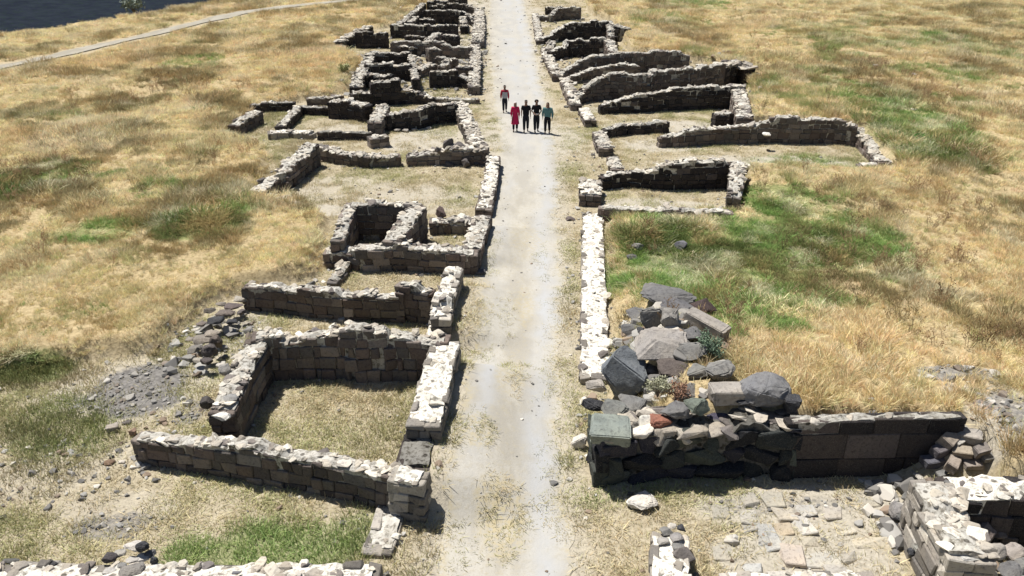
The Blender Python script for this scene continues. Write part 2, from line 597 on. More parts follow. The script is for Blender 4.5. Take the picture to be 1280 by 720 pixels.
    F.append(tuple(range(W))[::-1]); F.append(tuple(ns * W + j for j in range(W)))
    tb = Batch()
    tb.V.append(np.array(V)); tb.n = len(V); tb.F = [list(f) for f in F]; tb.C.append(np.array(C)); nF0 = len(F)
    me = bpy.data.meshes.new('core')
    me.from_pydata((np.array(V) - np.array(origin)).tolist(), [], F)
    bm_ = bmesh.new(); bm_.from_mesh(me); bmesh.ops.recalc_face_normals(bm_, faces=bm_.faces)
    tb.F = [[v.index for v in f.verts] for f in bm_.faces]; bm_.free(); bpy.data.meshes.remove(me)
    # --- loose and bedded stones along the top
    if stones:
        for _ in range(max(3, int(L * t * stones * 2.3))):
            p, d = at(rng.uniform(.02, L - .02)); n_ = np.array([-d[1], d[0]])
            w = rng.uniform(-.47, .47) * t
            r = rng.uniform(*ssz) * (1.0 if rng.random() < .85 else 1.5)
            c = TOPC[rng.choice(6, p=np.array(topmix) / sum(topmix))]; f = rng.uniform(.8, 1.15)
            tb.rock((p[0] + n_[0] * w, p[1] + n_[1] * w, p[2] + crown * .6 + .005), (r * rng.uniform(.8, 1.4), r, r * rng.uniform(.2, .5)), (c[0] * f, c[1] * f, c[2] * f))
    co_ = tb.build('rubble_core', M_MORTAR, root, origin)
    co_.data.materials.append(M_STONE)
    mi = np.zeros(len(co_.data.polygons), np.int32); mi[nF0:] = 1
    co_.data.polygons.foreach_set('material_index', mi)
    return root


# ------------------------------------------------------------------ single rocks
def rock_mesh(seed, half, boxy=.4, pts=20, flat=.9, rough=.045, shape=None):
    rr = random.Random(seed)
    bm = bmesh.new()
    if shape == 'block':
        bmesh.ops.create_cube(bm, size=2)
        for v in bm.verts: v.co += Vector([rr.uniform(-.14, .14) for _ in range(3)])
        bmesh.ops.bevel(bm, geom=list(bm.edges), offset=.1, segments=2, affect='EDGES')
    else:
        for i in range(pts):
            v = Vector((rr.gauss(0, 1), rr.gauss(0, 1), rr.gauss(0, 1))).normalized()
            m_ = max(abs(v.x), abs(v.y), abs(v.z))
            s = v * (1 - boxy) + v / m_ * boxy * .85
            bm.verts.new(s * rr.uniform(.86, 1.0))
        bmesh.ops.convex_hull(bm, input=bm.verts)
        bmesh.ops.delete(bm, geom=[v for v in bm.verts if not v.link_faces], context='VERTS')
        bmesh.ops.dissolve_limit(bm, angle_limit=R(12), verts=bm.verts, edges=bm.edges)
        bmesh.ops.bevel(bm, geom=list(bm.edges), offset=.09, segments=2, affect='EDGES', clamp_overlap=True)
    bmesh.ops.triangulate(bm, faces=bm.faces)
    bmesh.ops.subdivide_edges(bm, edges=[e for e in bm.edges if e.calc_length() > .3], cuts=3, use_grid_fill=True)
    bmesh.ops.triangulate(bm, faces=bm.faces)
    bmesh.ops.recalc_face_normals(bm, faces=bm.faces)
    off = Vector((seed * 3.7 % 50, seed * 1.3 % 50, 0))
    for v in bm.verts:
        n1 = noise.noise(v.co * 1.7 + off) * .9 + noise.noise(v.co * 4.3 + off) * .6 + noise.noise(v.co * 9 + off) * .3
        v.co += v.co.normalized() * n1 * rough * 1.6
    co = np.array([v.co[:] for v in bm.verts]); lo, hi = co.min(0), co.max(0)
    for v in bm.verts:
        v.co = Vector([(v.co[i] - (lo[i] + hi[i]) / 2) / ((hi[i] - lo[i]) / 2) * half[i] for i in range(3)])
    me = bpy.data.meshes.new('rock')
    bm.to_mesh(me); bm.free()
    return me


def set_col(me, col, var=.08):
    ca = me.color_attributes.new('col', 'FLOAT_COLOR', 'POINT')
    n_ = len(me.vertices)
    f = 1 + rng.normal(0, var, n_)
    a = np.ones((n_, 4)); a[:, :3] = np.outer(f, col)
    ca.data.foreach_set('color', a.ravel())


def rock(label, x, y, w, h, col=(.11, .115, .125), z=None, rot=None, tilt=(0, 0), group=None, name='boulder', cat='boulder', boxy=.4, shape=None, deep=.85, sink=.15, rough=.065, pts=22):
    """x, y: middle of the rock in the photo; w, h: its size there in pixels; z: height of the surface it lies on"""
    zs = PT(x, y + h * .3)[2] if z is None else z
    m_ = mpp(x, y, zs)
    hw = w * m_ / 2
    th = math.atan2(CAM_H - zs, P(x, y, zs)[1])
    vis = h * m_
    hd = hw * deep
    hz = (vis - 2 * hd * math.sin(th)) / (2 * math.cos(th))
    hz = min(max(hz, .28 * hw), 1.1 * hw)
    hd = max(.3 * hw, (vis - 2 * hz * math.cos(th)) / (2 * math.sin(th)))
    c = P(x, y, zs + hz * (1 - sink))
    seed = int(x * 7 + y * 13)
    me = rock_mesh(seed, (hw, hd, hz), boxy=boxy, shape=shape, rough=rough, pts=pts)
    set_col(me, col)
    me.polygons.foreach_set('use_smooth', np.ones(len(me.polygons), bool)); me.set_sharp_from_angle(angle=R(28))
    me.name = name
    o = link_mesh(name, me, M_ROCK, None, tuple(c))
    r_ = rng.uniform(-.25, .25) if rot is None else rot
    o.rotation_euler = (tilt[0], tilt[1], r_)
    WALLROCK.append((c[0], c[1], max(hw, hd)))
    return tag(o, label, cat, group)


WALLROCK = []

# ================================================================== GROUND
def axis(cuts):
    out = []
    for a, b, st in cuts:
        out += list(np.arange(a, b, st))
    return out


xs = axis([(-14, 14, .13), (14, 30, .35), (30, 80, 1.0)])
left = axis([(-30, -14, .35)]); far_l = axis([(-80, -30, 1.0)])
g_ = [80]
while g_[-1] < 900: g_.append(g_[-1] * 1.12)
xs = np.array([-v for v in g_[::-1]] + far_l + left + xs + g_)
gy = [120]
while gy[-1] < 1500: gy.append(gy[-1] * 1.08)
ys = np.array([-60, -20, 0, 5] + axis([(8, 45, .14), (45, 75, .28), (75, 120, .6)]) + gy)
GX, GY = np.meshgrid(xs, ys)
GZ = terrain(GX, GY)


def blob(X, Y, px, py, rx, ry, z=.3, soft=.7):
    """soft patch whose middle and radii are given in photo pixels, measured out on the ground"""
    c = P(px, py, z); ax = abs(P(px + rx, py, z)[0] - c[0]); ay = abs(P(px, py - ry, z)[1] - P(px, py + ry, z)[1]) / 2
    d = np.hypot((X - c[0]) / ax, (Y - c[1]) / ay) + .22 * vnoise(X, Y, max(.6, ax * .35), int(px) % 50) + .12 * vnoise(X, Y, .5, 6)
    return smooth(1 + soft / 2, 1 - soft / 2, d)


GREEN = [(200, 240, 40, 14, .4), (120, 215, 50, 12, .35), (290, 265, 30, 14, .5), (60, 150, 50, 12, .3), (1180, 100, 50, 14, .4), (1130, 185, 50, 26, .5), (1060, 60, 60, 12, .3), (905, 392, 70, 36, .85), (955, 400, 60, 40, .55), (1000, 300, 120, 40, 1.0), (900, 340, 130, 60, .95), (830, 300, 60, 35, .6), (985, 255, 60, 22, .7), (1060, 290, 60, 60, .5), (1110, 150, 60, 50, .55),
         (1000, 195, 70, 10, .55), (250, 285, 55, 22, .75), (130, 292, 55, 16, .75), (45, 225, 60, 25, .75), (40, 450, 50, 14, .8), (340, 668, 130, 34, .62),
         (70, 520, 70, 40, .35), (440, 650, 60, 30, .5), (890, 440, 40, 20, .8), (1220, 560, 35, 25, .3), (560, 470, 8, 120, .3), (430, 665, 40, 24, .6), (960, 120, 40, 14, .3),
         (240, 80, 40, 10, .4), (60, 400, 80, 30, .2), (780, 600, 60, 20, .3), (1190, 60, 60, 14, .4), (860, 8, 50, 8, .45), (820, 30, 40, 12, .35)]
DARKW = [(90, 180, 40, 12, .5), (320, 150, 30, 8, .4), (170, 250, 40, 14, .4), (1200, 200, 50, 16, .35), (1040, 60, 60, 10, .35), (970, 30, 50, 8, .3), (1240, 150, 40, 12, .35), (700, 560, 18, 16, .3), (45, 225, 70, 28, .8), (215, 100, 45, 14, .8), (150, 130, 60, 14, .55), (280, 50, 35, 8, .5), (230, 205, 50, 16, .5), (360, 60, 40, 12, .4), (40, 455, 70, 18, 1.0), (60, 520, 60, 26, .7), (20, 580, 40, 30, .7), (90, 575, 40, 14, .6), (1000, 245, 70, 22, .45),
         (1070, 255, 50, 30, .5), (930, 400, 80, 30, .55), (1060, 330, 70, 40, .35), (1130, 290, 40, 20, .3), (900, 75, 60, 16, .35), (10, 520, 30, 40, .6), (990, 90, 70, 20, .45), (1250, 70, 50, 16, .3), (60, 590, 30, 30, .4)]
ORANGE = [(100, 390, 150, 50, .6), (270, 60, 150, 30, .3), (1000, 130, 80, 20, .5), (1220, 300, 120, 60, .6), (1100, 450, 200, 50, .5), (960, 65, 100, 25, .45), (410, 85, 40, 16, .8), (440, 30, 50, 10, .5), (950, 240, 50, 16, .5), (560, 650, 60, 60, .0), (1180, 230, 80, 30, .4)]
GRAVEL = [(172, 470, 70, 32, .85), (235, 500, 20, 20, .6), (1250, 560, 44, 40, .6), (1180, 503, 60, 12, .6), (130, 640, 50, 22, .6), (300, 400, 25, 18, .5), (960, 615, 120, 14, .45), (40, 590, 60, 30, .3)]
DUST = [(395, 252, 60, 7, .9), (1010, 620, 150, 30, .9), (1000, 680, 140, 40, .8), (430, 225, 90, 18, .55), (520, 240, 90, 18, .6), (530, 165, 50, 16, .7), (560, 172, 90, 9, .8), (430, 155, 50, 9, .6), (850, 150, 90, 8, .8),
        (830, 172, 60, 8, .7), (930, 195, 120, 12, .8), (820, 245, 90, 9, .7), (350, 150, 40, 8, .45), (260, 590, 130, 18, .3), (620, 20, 60, 40, .7), (500, 110, 60, 5, .5), (770, 130, 60, 5, .6),
        (640, 165, 110, 30, .75), (1215, 235, 60, 12, .0), (1130, 360, 100, 30, .3), (1180, 330, 60, 12, .4), (815, 310, 20, 10, .3), (300, 400, 35, 18, .6), (1040, 350, 30, 14, .3), (400, 600, 60, 5, .2), (1250, 560, 60, 50, .95), (1190, 503, 70, 10, .8), (160, 470, 110, 50, .6), (60, 570, 80, 40, .5), (140, 620, 90, 30, .5), (290, 395, 50, 40, .6), (170, 550, 60, 20, .5)]


def patch(X, Y, lst, z=.4):
    m_ = np.zeros(np.shape(X))
    for px, py, rx, ry, a in lst:
        if a > 0: m_ = np.maximum(m_, a * blob(X, Y, px, py, rx, ry, z))
    return m_


ROAD_L = [(532, 760), (556, 640), (576, 540), (592, 450), (601, 360), (606, 300), (616, 240), (624, 190), (618, 140), (612, 90), (609, 50), (609, 20), (611, 0), (612, -20)]
ROAD_R = [(712, 760), (706, 640), (700, 540), (700, 450), (703, 360), (700, 300), (698, 240), (697, 190), (684, 140), (676, 90), (668, 50), (661, 20), (656, 0), (652, -20)]
RL = np.array([P(x, y)[:2] for x, y in ROAD_L]); RR = np.array([P(x, y)[:2] for x, y in ROAD_R])


def road_xy(y):
    return np.interp(y, RL[:, 1], RL[:, 0]), np.interp(y, RR[:, 1], RR[:, 0])


def masks(X, Y):
    sl, sr = fields(X, Y)
    fld = np.maximum(smooth(-.3, .4, sl), smooth(-.1, .4, sr))
    l_, r_ = road_xy(Y)
    dr = np.maximum(l_ - X, X - r_)                 # outside distance from the road edge
    street = smooth(1.3, .0, dr)
    dust = np.maximum(patch(X, Y, DUST), street * .62)
    dust = np.maximum(dust, (1 - fld) * .22)
    tr = seg_dist(X, Y, TRACK)
    dust = np.maximum(dust, smooth(3.2, 1.2, tr) * .5)
    green = patch(X, Y, GREEN)
    grav = patch(X, Y, GRAVEL)
    g = (X - GL0[0]) * gnor[0] + (Y - GL0[1]) * gnor[1] + 1.2 * vnoise(X, Y, 6, 8) + .5 * vnoise(X, Y, 1.7, 9)
    return fld, dust, green, grav, smooth(.4, 1.8, g), g, dr


fld, dust, green, grav, gorge, _, _ = masks(GX, GY)
ny_, nx_ = GX.shape
me = bpy.data.meshes.new('ground')
Vg = np.stack([GX, GY, GZ], -1).reshape(-1, 3)
ii = np.arange(ny_ * nx_).reshape(ny_, nx_)
Fg = np.stack([ii[:-1, :-1], ii[:-1, 1:], ii[1:, 1:], ii[1:, :-1]], -1).reshape(-1, 4)
me.vertices.add(len(Vg)); me.vertices.foreach_set('co', Vg.ravel())
me.loops.add(Fg.size); me.loops.foreach_set('vertex_index', Fg.ravel())
me.polygons.add(len(Fg)); me.polygons.foreach_set('loop_start', np.arange(0, Fg.size, 4))
me.polygons.foreach_set('use_smooth', np.ones(len(Fg), bool))
me.update(); me.validate()
gm = np.stack([dust, green, grav, np.ones_like(dust)], -1).reshape(-1)
me.color_attributes.new('gm', 'FLOAT_COLOR', 'POINT').data.foreach_set('color', gm)
me.attributes.new('field', 'FLOAT', 'POINT').data.foreach_set('value', fld.ravel())
me.attributes.new('gorge', 'FLOAT', 'POINT').data.foreach_set('value', gorge.ravel())
tag(link_mesh('ground', me, ground_material()), kind='structure')


def strip(name, rows, material, attr=None, ncol=16, lift=.012):
    """rows: list of (left xy, right xy); a sheet that follows the ground"""
    V = []; A = []; F = []
    for k, (a, b) in enumerate(rows):
        for j in range(ncol + 1):
            u = j / ncol
            V.append((a[0] + (b[0] - a[0]) * u, a[1] + (b[1] - a[1]) * u)); A.append((u, k))
    V = np.array(V)
    Z = terrain(V[:, 0], V[:, 1]) + lift
    W = ncol + 1
    for k in range(len(rows) - 1):
        for j in range(ncol):
            a = k * W + j
            F.append((a, a + 1, a + W + 1, a + W))
    m_ = bpy.data.meshes.new(name)
    m_.from_pydata(np.column_stack([V, Z]).tolist(), [], F)
    if attr is not None:
        m_.color_attributes.new('rm', 'FLOAT_COLOR', 'POINT').data.foreach_set('color', attr(V, np.array(A)).ravel())
    m_.polygons.foreach_set('use_smooth', np.ones(len(F), bool))
    return tag(link_mesh(name, m_, material), kind='structure')


def road_attr(V, A):
    u = A[:, 0]; X, Y = V[:, 0], V[:, 1]
    wob = .05 * vnoise(X, Y, 2.5, 21)
    near = smooth(48, 30, Y)
    t1 = np.exp(-((u - .22 + wob) / .10) ** 2) * near * (.55 + .45 * vnoise(X, Y, 1.8, 31)) + np.exp(-((u - .78 + wob) / .13) ** 2)
    t1 = np.maximum(t1, (1 - near) * np.exp(-((u - .5) / .3) ** 2) * .8)
    t1 *= .8 + .3 * vnoise(X, Y, 1.5, 22)
    G_ = np.maximum.reduce([blob(X, Y, 628, 650, 34, 42, 0), .75 * blob(X, Y, 600, 560, 20, 22, 0), .5 * blob(X, Y, 640, 480, 18, 30, 0), .5 * blob(X, Y, 655, 380, 12, 24, 0), .35 * blob(X, Y, 660, 300, 20, 20, 0)])
    e = np.maximum(smooth(.10, .0, u), smooth(.93, 1, u)) * .8
    return np.stack([np.clip(t1, 0, 1), np.clip(np.maximum(G_, e), 0, 1), u, np.ones_like(u)], -1)


rows = []
for y in np.concatenate([np.arange(9.5, 50, .12), np.arange(50, 130, .3)]):
    l_, r_ = road_xy(y)
    jl = .16 * float(vnoise(np.array(0.), np.array(y), .7, 41)) + .16 * float(vnoise(np.array(0.), np.array(y), .23, 42))
    jr = .16 * float(vnoise(np.array(9.), np.array(y), .7, 43)) + .16 * float(vnoise(np.array(9.), np.array(y), .23, 44))
    rows.append(((l_ + jl, y), (r_ + jr, y)))
strip('road', rows, road_material(), road_attr, 26)

# the track along the gorge
rows = []
T_ = np.array(TRACK)
tc = np.concatenate([[0], np.cumsum(np.hypot(*np.diff(T_, axis=0).T))])
for s in np.arange(0, tc[-1], .5):
    c = np.array([np.interp(s, tc, T_[:, 0]), np.interp(s, tc, T_[:, 1])])
    c2 = np.array([np.interp(s + .5, tc, T_[:, 0]), np.interp(s + .5, tc, T_[:, 1])])
    d = c2 - c; d = d / max(np.linalg.norm(d), 1e-6); n_ = np.array([-d[1], d[0]])
    w = .8 + .35 * float(vnoise(np.array(s), np.array(0.), 3, 51)) + .12 * float(vnoise(np.array(s), np.array(0.), .8, 52))
    rows.append((c + n_ * w, c - n_ * w))
strip('path', rows, road_material('track_dust', .82), lambda V, A: np.stack([np.zeros(len(V)), .2 * np.ones(len(V)), A[:, 0], np.ones(len(V))], -1), 6, .07)

# ================================================================== WALLS
GLw = 'ruined stone walls on the left side of the street'
GRw = 'ruined stone walls on the right side of the street'


def L(label, pts, t, **k): return wall(label, pts, t, group=GLw, **k)
def Rw(label, pts, t, **k): return wall(label, pts, t, group=GRw, **k)


# --- left side, nearest first
L('low pale wall footing with a rock heap on it, at the bottom left edge', [(-30, 722, .42), (120, 722, .42), (300, 722, .42), (465, 722, .42)], .75, face='pale', top=.72, stones=10, crown=.04)
L('front wall of the nearest room, stepping down in brown blocks towards the street corner', [(176, 543, .72), (226, 547, .78), (340, 562, .88), (407, 573, .9), (452, 582, .9), (488, 590, .95), (512, 597, .9)], .42, top=.50, blen=(.35, .6), course=.3)
L('left side wall of the nearest room, ragged with big dark stones at its front end', [(323, 425, 1.25), (306, 452, 1.2), (291, 486, 1.1), (279, 516, .95)], .62, top=.52, stones=14, ragged=.2)
L('tall back wall of the nearest room with a raised heap of masonry on top', [(322, 423, 1.25), (380, 420, 1.25), (430, 419, 1.27), (434, 412, 1.5), (484, 412, 1.5), (488, 420, 1.28), (556, 425, 1.2)], .5, top=.52, blen=(.3, .5))
L('smooth white street wall closing the right side of the nearest room', [(556, 430, 1.15), (549, 455, 1.12), (538, 500, 1.1), (530, 528, 1.05)], .82, top=.78, stones=1.2, face='pale', crown=.015, topmix=(.4, .3, .2, .1, 0, .1))
L('lower grey stone step at the front end of the white street wall', [(524, 548, .68), (516, 582, .66)], .74, top=.22, stones=0, face='dark', crown=.0, blen=(.6, .9))
L('white corner block where the front wall of the nearest room meets the street', [(497, 597, .95), (526, 603, .92)], .5, top=.80, stones=5, face='pale')
L('flat worn footing slab in the grass below the street corner of the nearest room', [(492, 622, .12), (484, 652, .12), (472, 686, .10)], .62, top=.55, stones=3, face='pale', course=.2, crown=.01)
L('long brown retaining wall behind the nearest room, white along its top', [(310, 357, .8), (345, 359, .84), (398, 363, .9), (440, 366, .92), (500, 367, .95)], .42, top=.52, stones=10)
L('raised dark end of the long retaining wall beside the street', [(502, 358, 1.15), (537, 360, 1.2)], .4, top=.5, face='tuff')
L('street wall with white top joining the raised end of the retaining wall', [(551, 393, .95), (553, 378, 1.0), (559, 360, 1.05), (567, 338, 1.0)], .6, top=.76, stones=5, face='pale')
L('low white footing between the nearest room and the retaining wall', [(546, 420, .42), (548, 404, .42)], .6, top=.8, stones=2, face='pale')
L('front wall of the two-cell building, brown blocks under a rubble top', [(410, 312, .62), (436, 311, .68), (449, 309, .85), (500, 306, .9), (556, 313, .82), (592, 317, .7)], .55, top=.6, stones=12)
L('ragged left wall of the dark deep cell', [(440, 256, 1.35), (432, 272, 1.3), (422, 296, 1.15)], .5, top=.5, stones=12, ragged=.2)
L('back wall of the dark deep cell in pale topped masonry', [(440, 256, 1.4), (480, 256, 1.42), (524, 258, 1.4)], .42, top=.52, stones=12)
L('broad wall dividing the dark deep cell from the shallow cell', [(521, 260, 1.35), (508, 276, 1.3), (490, 300, 1.1)], .72, top=.52, stones=9)
L('low tumbled stone wall behind the shallow cell', [(541, 274, .55), (560, 275, .5), (588, 276, .5)], .6, top=.55, stones=18, ssz=(.06, .15))
L('street side wall of the shallow cell with a broad pale top', [(603, 272, .7), (597, 290, .68), (589, 313, .66)], .72, top=.52, stones=10)
L('narrow low wall stub below the front of the two-cell building', [(432, 328, .3), (424, 340, .28), (416, 351, .22)], .38, top=.4, stones=14)
L('left wall of the large grassy room, topped with pale stones', [(389, 181, 1.05), (370, 197, 1.0), (352, 213, .9), (346, 219, .62), (318, 239, .5)], .75, top=.58, stones=12)
L('low tumbled wall behind the large grassy room, left of the gap', [(396, 183, .62), (425, 190, .55), (460, 196, .5), (497, 195, .45)], .6, top=.50, stones=16, ssz=(.07, .17))
L('low tumbled wall behind the large grassy room, right of the gap', [(512, 196, .4), (540, 192, .5), (560, 187, .7), (607, 186, .75)], .7, top=.5, stones=14, ssz=(.07, .19), topmix=(.15, .15, .2, .25, .25, .05))
L('street side wall of the large grassy room, low and paved with white stones', [(617, 197, .45), (613, 225, .42), (605, 260, .38)], .68, top=.74, stones=9)
L('short row of low stones at the front left corner of the large grassy room', [(314, 243, .38), (336, 247, .36), (361, 252, .34)], .55, top=.50, stones=14, ssz=(.06, .15))
L('thin low dark kerb wall in front of the middle cells', [(400, 165, .42), (462, 165, .42)], .3, top=.3, face='dark', stones=3)
L('short pale block at the right end of the dark kerb wall', [(464, 172, .5), (481, 170, .5)], .7, top=.50, stones=14, ssz=(.06, .14))
L('stout pier wall with pale top between the middle cells', [(468, 152, .85), (473, 143, .9), (479, 133, .95)], .8, top=.50, stones=10)
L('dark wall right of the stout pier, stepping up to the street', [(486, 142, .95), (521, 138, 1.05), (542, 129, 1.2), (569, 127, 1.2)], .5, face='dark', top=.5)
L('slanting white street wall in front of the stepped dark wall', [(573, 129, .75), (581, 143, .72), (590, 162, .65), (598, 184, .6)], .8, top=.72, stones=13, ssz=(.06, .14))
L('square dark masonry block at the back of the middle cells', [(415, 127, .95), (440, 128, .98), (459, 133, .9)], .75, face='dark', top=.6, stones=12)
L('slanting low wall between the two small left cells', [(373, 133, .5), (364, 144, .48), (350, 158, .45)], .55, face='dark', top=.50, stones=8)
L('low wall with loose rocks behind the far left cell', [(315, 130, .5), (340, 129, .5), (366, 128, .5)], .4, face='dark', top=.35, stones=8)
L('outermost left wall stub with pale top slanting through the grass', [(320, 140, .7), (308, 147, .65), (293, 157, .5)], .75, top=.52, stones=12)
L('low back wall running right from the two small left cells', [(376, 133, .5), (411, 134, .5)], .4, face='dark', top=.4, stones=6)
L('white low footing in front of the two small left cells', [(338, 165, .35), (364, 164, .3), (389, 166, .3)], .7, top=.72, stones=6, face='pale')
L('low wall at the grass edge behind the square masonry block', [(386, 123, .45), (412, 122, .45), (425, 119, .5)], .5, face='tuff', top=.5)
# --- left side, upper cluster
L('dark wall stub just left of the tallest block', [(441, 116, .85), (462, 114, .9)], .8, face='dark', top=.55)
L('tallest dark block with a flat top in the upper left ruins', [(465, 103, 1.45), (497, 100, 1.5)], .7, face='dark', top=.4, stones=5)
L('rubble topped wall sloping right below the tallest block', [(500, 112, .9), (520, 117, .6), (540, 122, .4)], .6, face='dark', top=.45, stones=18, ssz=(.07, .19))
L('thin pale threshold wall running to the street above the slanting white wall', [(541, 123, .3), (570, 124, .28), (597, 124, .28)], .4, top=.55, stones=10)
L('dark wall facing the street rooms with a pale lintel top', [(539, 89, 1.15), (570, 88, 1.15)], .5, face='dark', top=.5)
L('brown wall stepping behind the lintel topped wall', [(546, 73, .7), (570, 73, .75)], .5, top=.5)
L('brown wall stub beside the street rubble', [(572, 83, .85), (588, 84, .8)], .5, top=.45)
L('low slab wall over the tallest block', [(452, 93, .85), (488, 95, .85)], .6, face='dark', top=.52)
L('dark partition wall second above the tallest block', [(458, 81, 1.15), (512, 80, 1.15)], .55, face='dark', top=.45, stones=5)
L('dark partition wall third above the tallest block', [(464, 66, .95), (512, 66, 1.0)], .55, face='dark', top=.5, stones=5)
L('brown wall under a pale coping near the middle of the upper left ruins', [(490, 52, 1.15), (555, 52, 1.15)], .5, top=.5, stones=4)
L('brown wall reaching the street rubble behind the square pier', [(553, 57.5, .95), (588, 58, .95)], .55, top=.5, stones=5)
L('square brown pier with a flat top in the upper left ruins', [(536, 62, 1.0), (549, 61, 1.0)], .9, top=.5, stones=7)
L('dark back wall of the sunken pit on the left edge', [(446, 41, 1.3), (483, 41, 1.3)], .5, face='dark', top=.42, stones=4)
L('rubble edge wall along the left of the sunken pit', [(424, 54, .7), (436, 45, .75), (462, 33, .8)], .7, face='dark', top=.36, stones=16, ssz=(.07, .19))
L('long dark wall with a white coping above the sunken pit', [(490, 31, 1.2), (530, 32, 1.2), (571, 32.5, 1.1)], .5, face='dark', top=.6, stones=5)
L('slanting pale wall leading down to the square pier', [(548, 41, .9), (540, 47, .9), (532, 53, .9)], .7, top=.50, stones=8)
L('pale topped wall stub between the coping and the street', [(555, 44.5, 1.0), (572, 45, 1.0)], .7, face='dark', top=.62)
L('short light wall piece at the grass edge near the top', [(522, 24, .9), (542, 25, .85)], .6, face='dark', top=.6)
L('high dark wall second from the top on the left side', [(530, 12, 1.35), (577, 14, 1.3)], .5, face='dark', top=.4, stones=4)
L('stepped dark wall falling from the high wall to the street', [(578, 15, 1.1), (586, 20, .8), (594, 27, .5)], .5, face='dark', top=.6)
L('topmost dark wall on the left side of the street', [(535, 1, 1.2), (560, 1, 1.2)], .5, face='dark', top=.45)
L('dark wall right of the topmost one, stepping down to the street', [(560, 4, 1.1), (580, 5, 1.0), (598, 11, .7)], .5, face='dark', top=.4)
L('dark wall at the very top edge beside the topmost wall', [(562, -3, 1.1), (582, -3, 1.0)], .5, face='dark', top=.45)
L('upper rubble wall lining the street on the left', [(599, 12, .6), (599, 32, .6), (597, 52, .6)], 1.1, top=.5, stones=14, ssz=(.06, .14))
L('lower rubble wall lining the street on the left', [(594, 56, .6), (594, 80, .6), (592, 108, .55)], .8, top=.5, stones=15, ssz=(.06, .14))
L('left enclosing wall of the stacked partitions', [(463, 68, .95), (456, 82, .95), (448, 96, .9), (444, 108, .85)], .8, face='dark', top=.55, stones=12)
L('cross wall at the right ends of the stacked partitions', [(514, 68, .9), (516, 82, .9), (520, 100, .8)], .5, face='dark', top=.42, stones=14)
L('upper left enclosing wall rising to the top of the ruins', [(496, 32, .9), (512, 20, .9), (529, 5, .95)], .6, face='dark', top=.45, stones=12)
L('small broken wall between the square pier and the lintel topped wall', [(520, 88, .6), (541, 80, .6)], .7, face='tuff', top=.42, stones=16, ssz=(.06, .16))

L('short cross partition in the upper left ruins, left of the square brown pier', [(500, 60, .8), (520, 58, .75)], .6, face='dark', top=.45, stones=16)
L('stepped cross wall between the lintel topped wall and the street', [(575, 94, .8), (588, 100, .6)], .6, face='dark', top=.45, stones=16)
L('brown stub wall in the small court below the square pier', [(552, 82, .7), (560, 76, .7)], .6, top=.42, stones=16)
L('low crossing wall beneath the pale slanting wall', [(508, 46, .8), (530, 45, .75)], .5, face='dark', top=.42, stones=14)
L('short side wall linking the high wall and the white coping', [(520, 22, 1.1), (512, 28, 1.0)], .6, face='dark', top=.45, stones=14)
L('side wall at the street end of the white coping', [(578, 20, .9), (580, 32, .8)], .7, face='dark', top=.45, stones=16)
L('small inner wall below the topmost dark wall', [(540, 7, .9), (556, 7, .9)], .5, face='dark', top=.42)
# --- right side, farthest first
Rw('topmost wall on the right side of the street', [(683, 9, .8), (703, 8, .9)], .5, face='dark', top=.5)
Rw('second wall from the top on the right, rising away from the street', [(673, 21, .45), (689, 20, .6), (693, 14, 1.0), (703, 9, 1.3), (725, 8, 1.4)], .6, top=.55, stones=4)
Rw('inner wall stub between the second and third walls on the right', [(700, 36, .8), (716, 36, .9)], .5, face='dark', top=.45)
Rw('short side wall left of the fourth wall on the right', [(690, 52, .7), (686, 62, .6)], .7, top=.5, stones=14)
Rw('third wall from the top on the right, stepping up from the street', [(676, 47, .55), (690, 42, .8), (704, 32, 1.3), (716, 27, 1.6), (759, 26, 1.65)], .55, face='dark', top=.6, stones=4)
Rw('short return wall at the right end of the third wall', [(762, 27, 1.5), (763, 38, 1.2), (764, 46, 1.1)], .6, top=.52, stones=8)
Rw('low ruined stub in the grass beyond the third wall', [(768, 31, 1.3), (778, 35, 1.2), (786, 36, 1.1)], .8, face='dark', top=.4, stones=14)
Rw('fourth wall from the top on the right with a square step', [(688, 64, .75), (706, 58, .95), (708, 50, 1.35), (758, 49, 1.45)], .55, face='dark', top=.6, stones=3)
Rw('return wall with white top at the right end of the fourth wall', [(761, 50, 1.4), (764, 58, 1.3), (768, 65, 1.2)], .8, top=.52, stones=8)
Rw('long stepped wall, fifth from the top on the right', [(696, 92, .5), (712, 84, .8), (727, 77, 1.1), (741, 69, 1.5), (787, 66, 1.65), (838, 65, 1.6), (860, 69, 1.4)], .55, top=.52, stones=6)
Rw('sixth wall from the top on the right, low and stepped', [(713, 95, .5), (728, 91, .7), (745, 85, .9), (770, 82, 1.05), (797, 81, 1.1)], .55, top=.6, stones=5)
Rw('deep dark wall, seventh from top on the right, stepping up like stairs', [(723, 118, .6), (733, 107, 1.0), (748, 98, 1.4), (764, 93, 1.6), (810, 94, 1.65), (818, 89, 1.75), (865, 86, 1.8), (902, 80, 1.8)], .55, top=.50, stones=7)
Rw('dark rubble bank wall at the far right end of the deep wall', [(902, 82, 1.5), (922, 78, 1.4), (936, 84, 1.3)], 1.0, face='dark', top=.2, stones=20, ssz=(.1, .28), topmix=(.05, .1, .2, .3, .35, .02))
Rw('long dark wall with pale stones, eighth from top on the right', [(752, 131, .55), (770, 125, .8), (795, 119, 1.05), (816, 116, 1.15), (848, 110, 1.35), (914, 107, 1.4)], .5, face='dark', top=.58, stones=10)
Rw('pale return wall bounding the right end of the eighth room', [(922, 108, 1.2), (926, 125, 1.1), (931, 147, 1.0)], .9, top=.5, stones=16)
Rw('low broken partition wall left of the fallen block room', [(756, 162, .45), (786, 155, .55), (812, 153, .6), (833, 152, .6)], .45, face='dark', top=.5, stones=12)
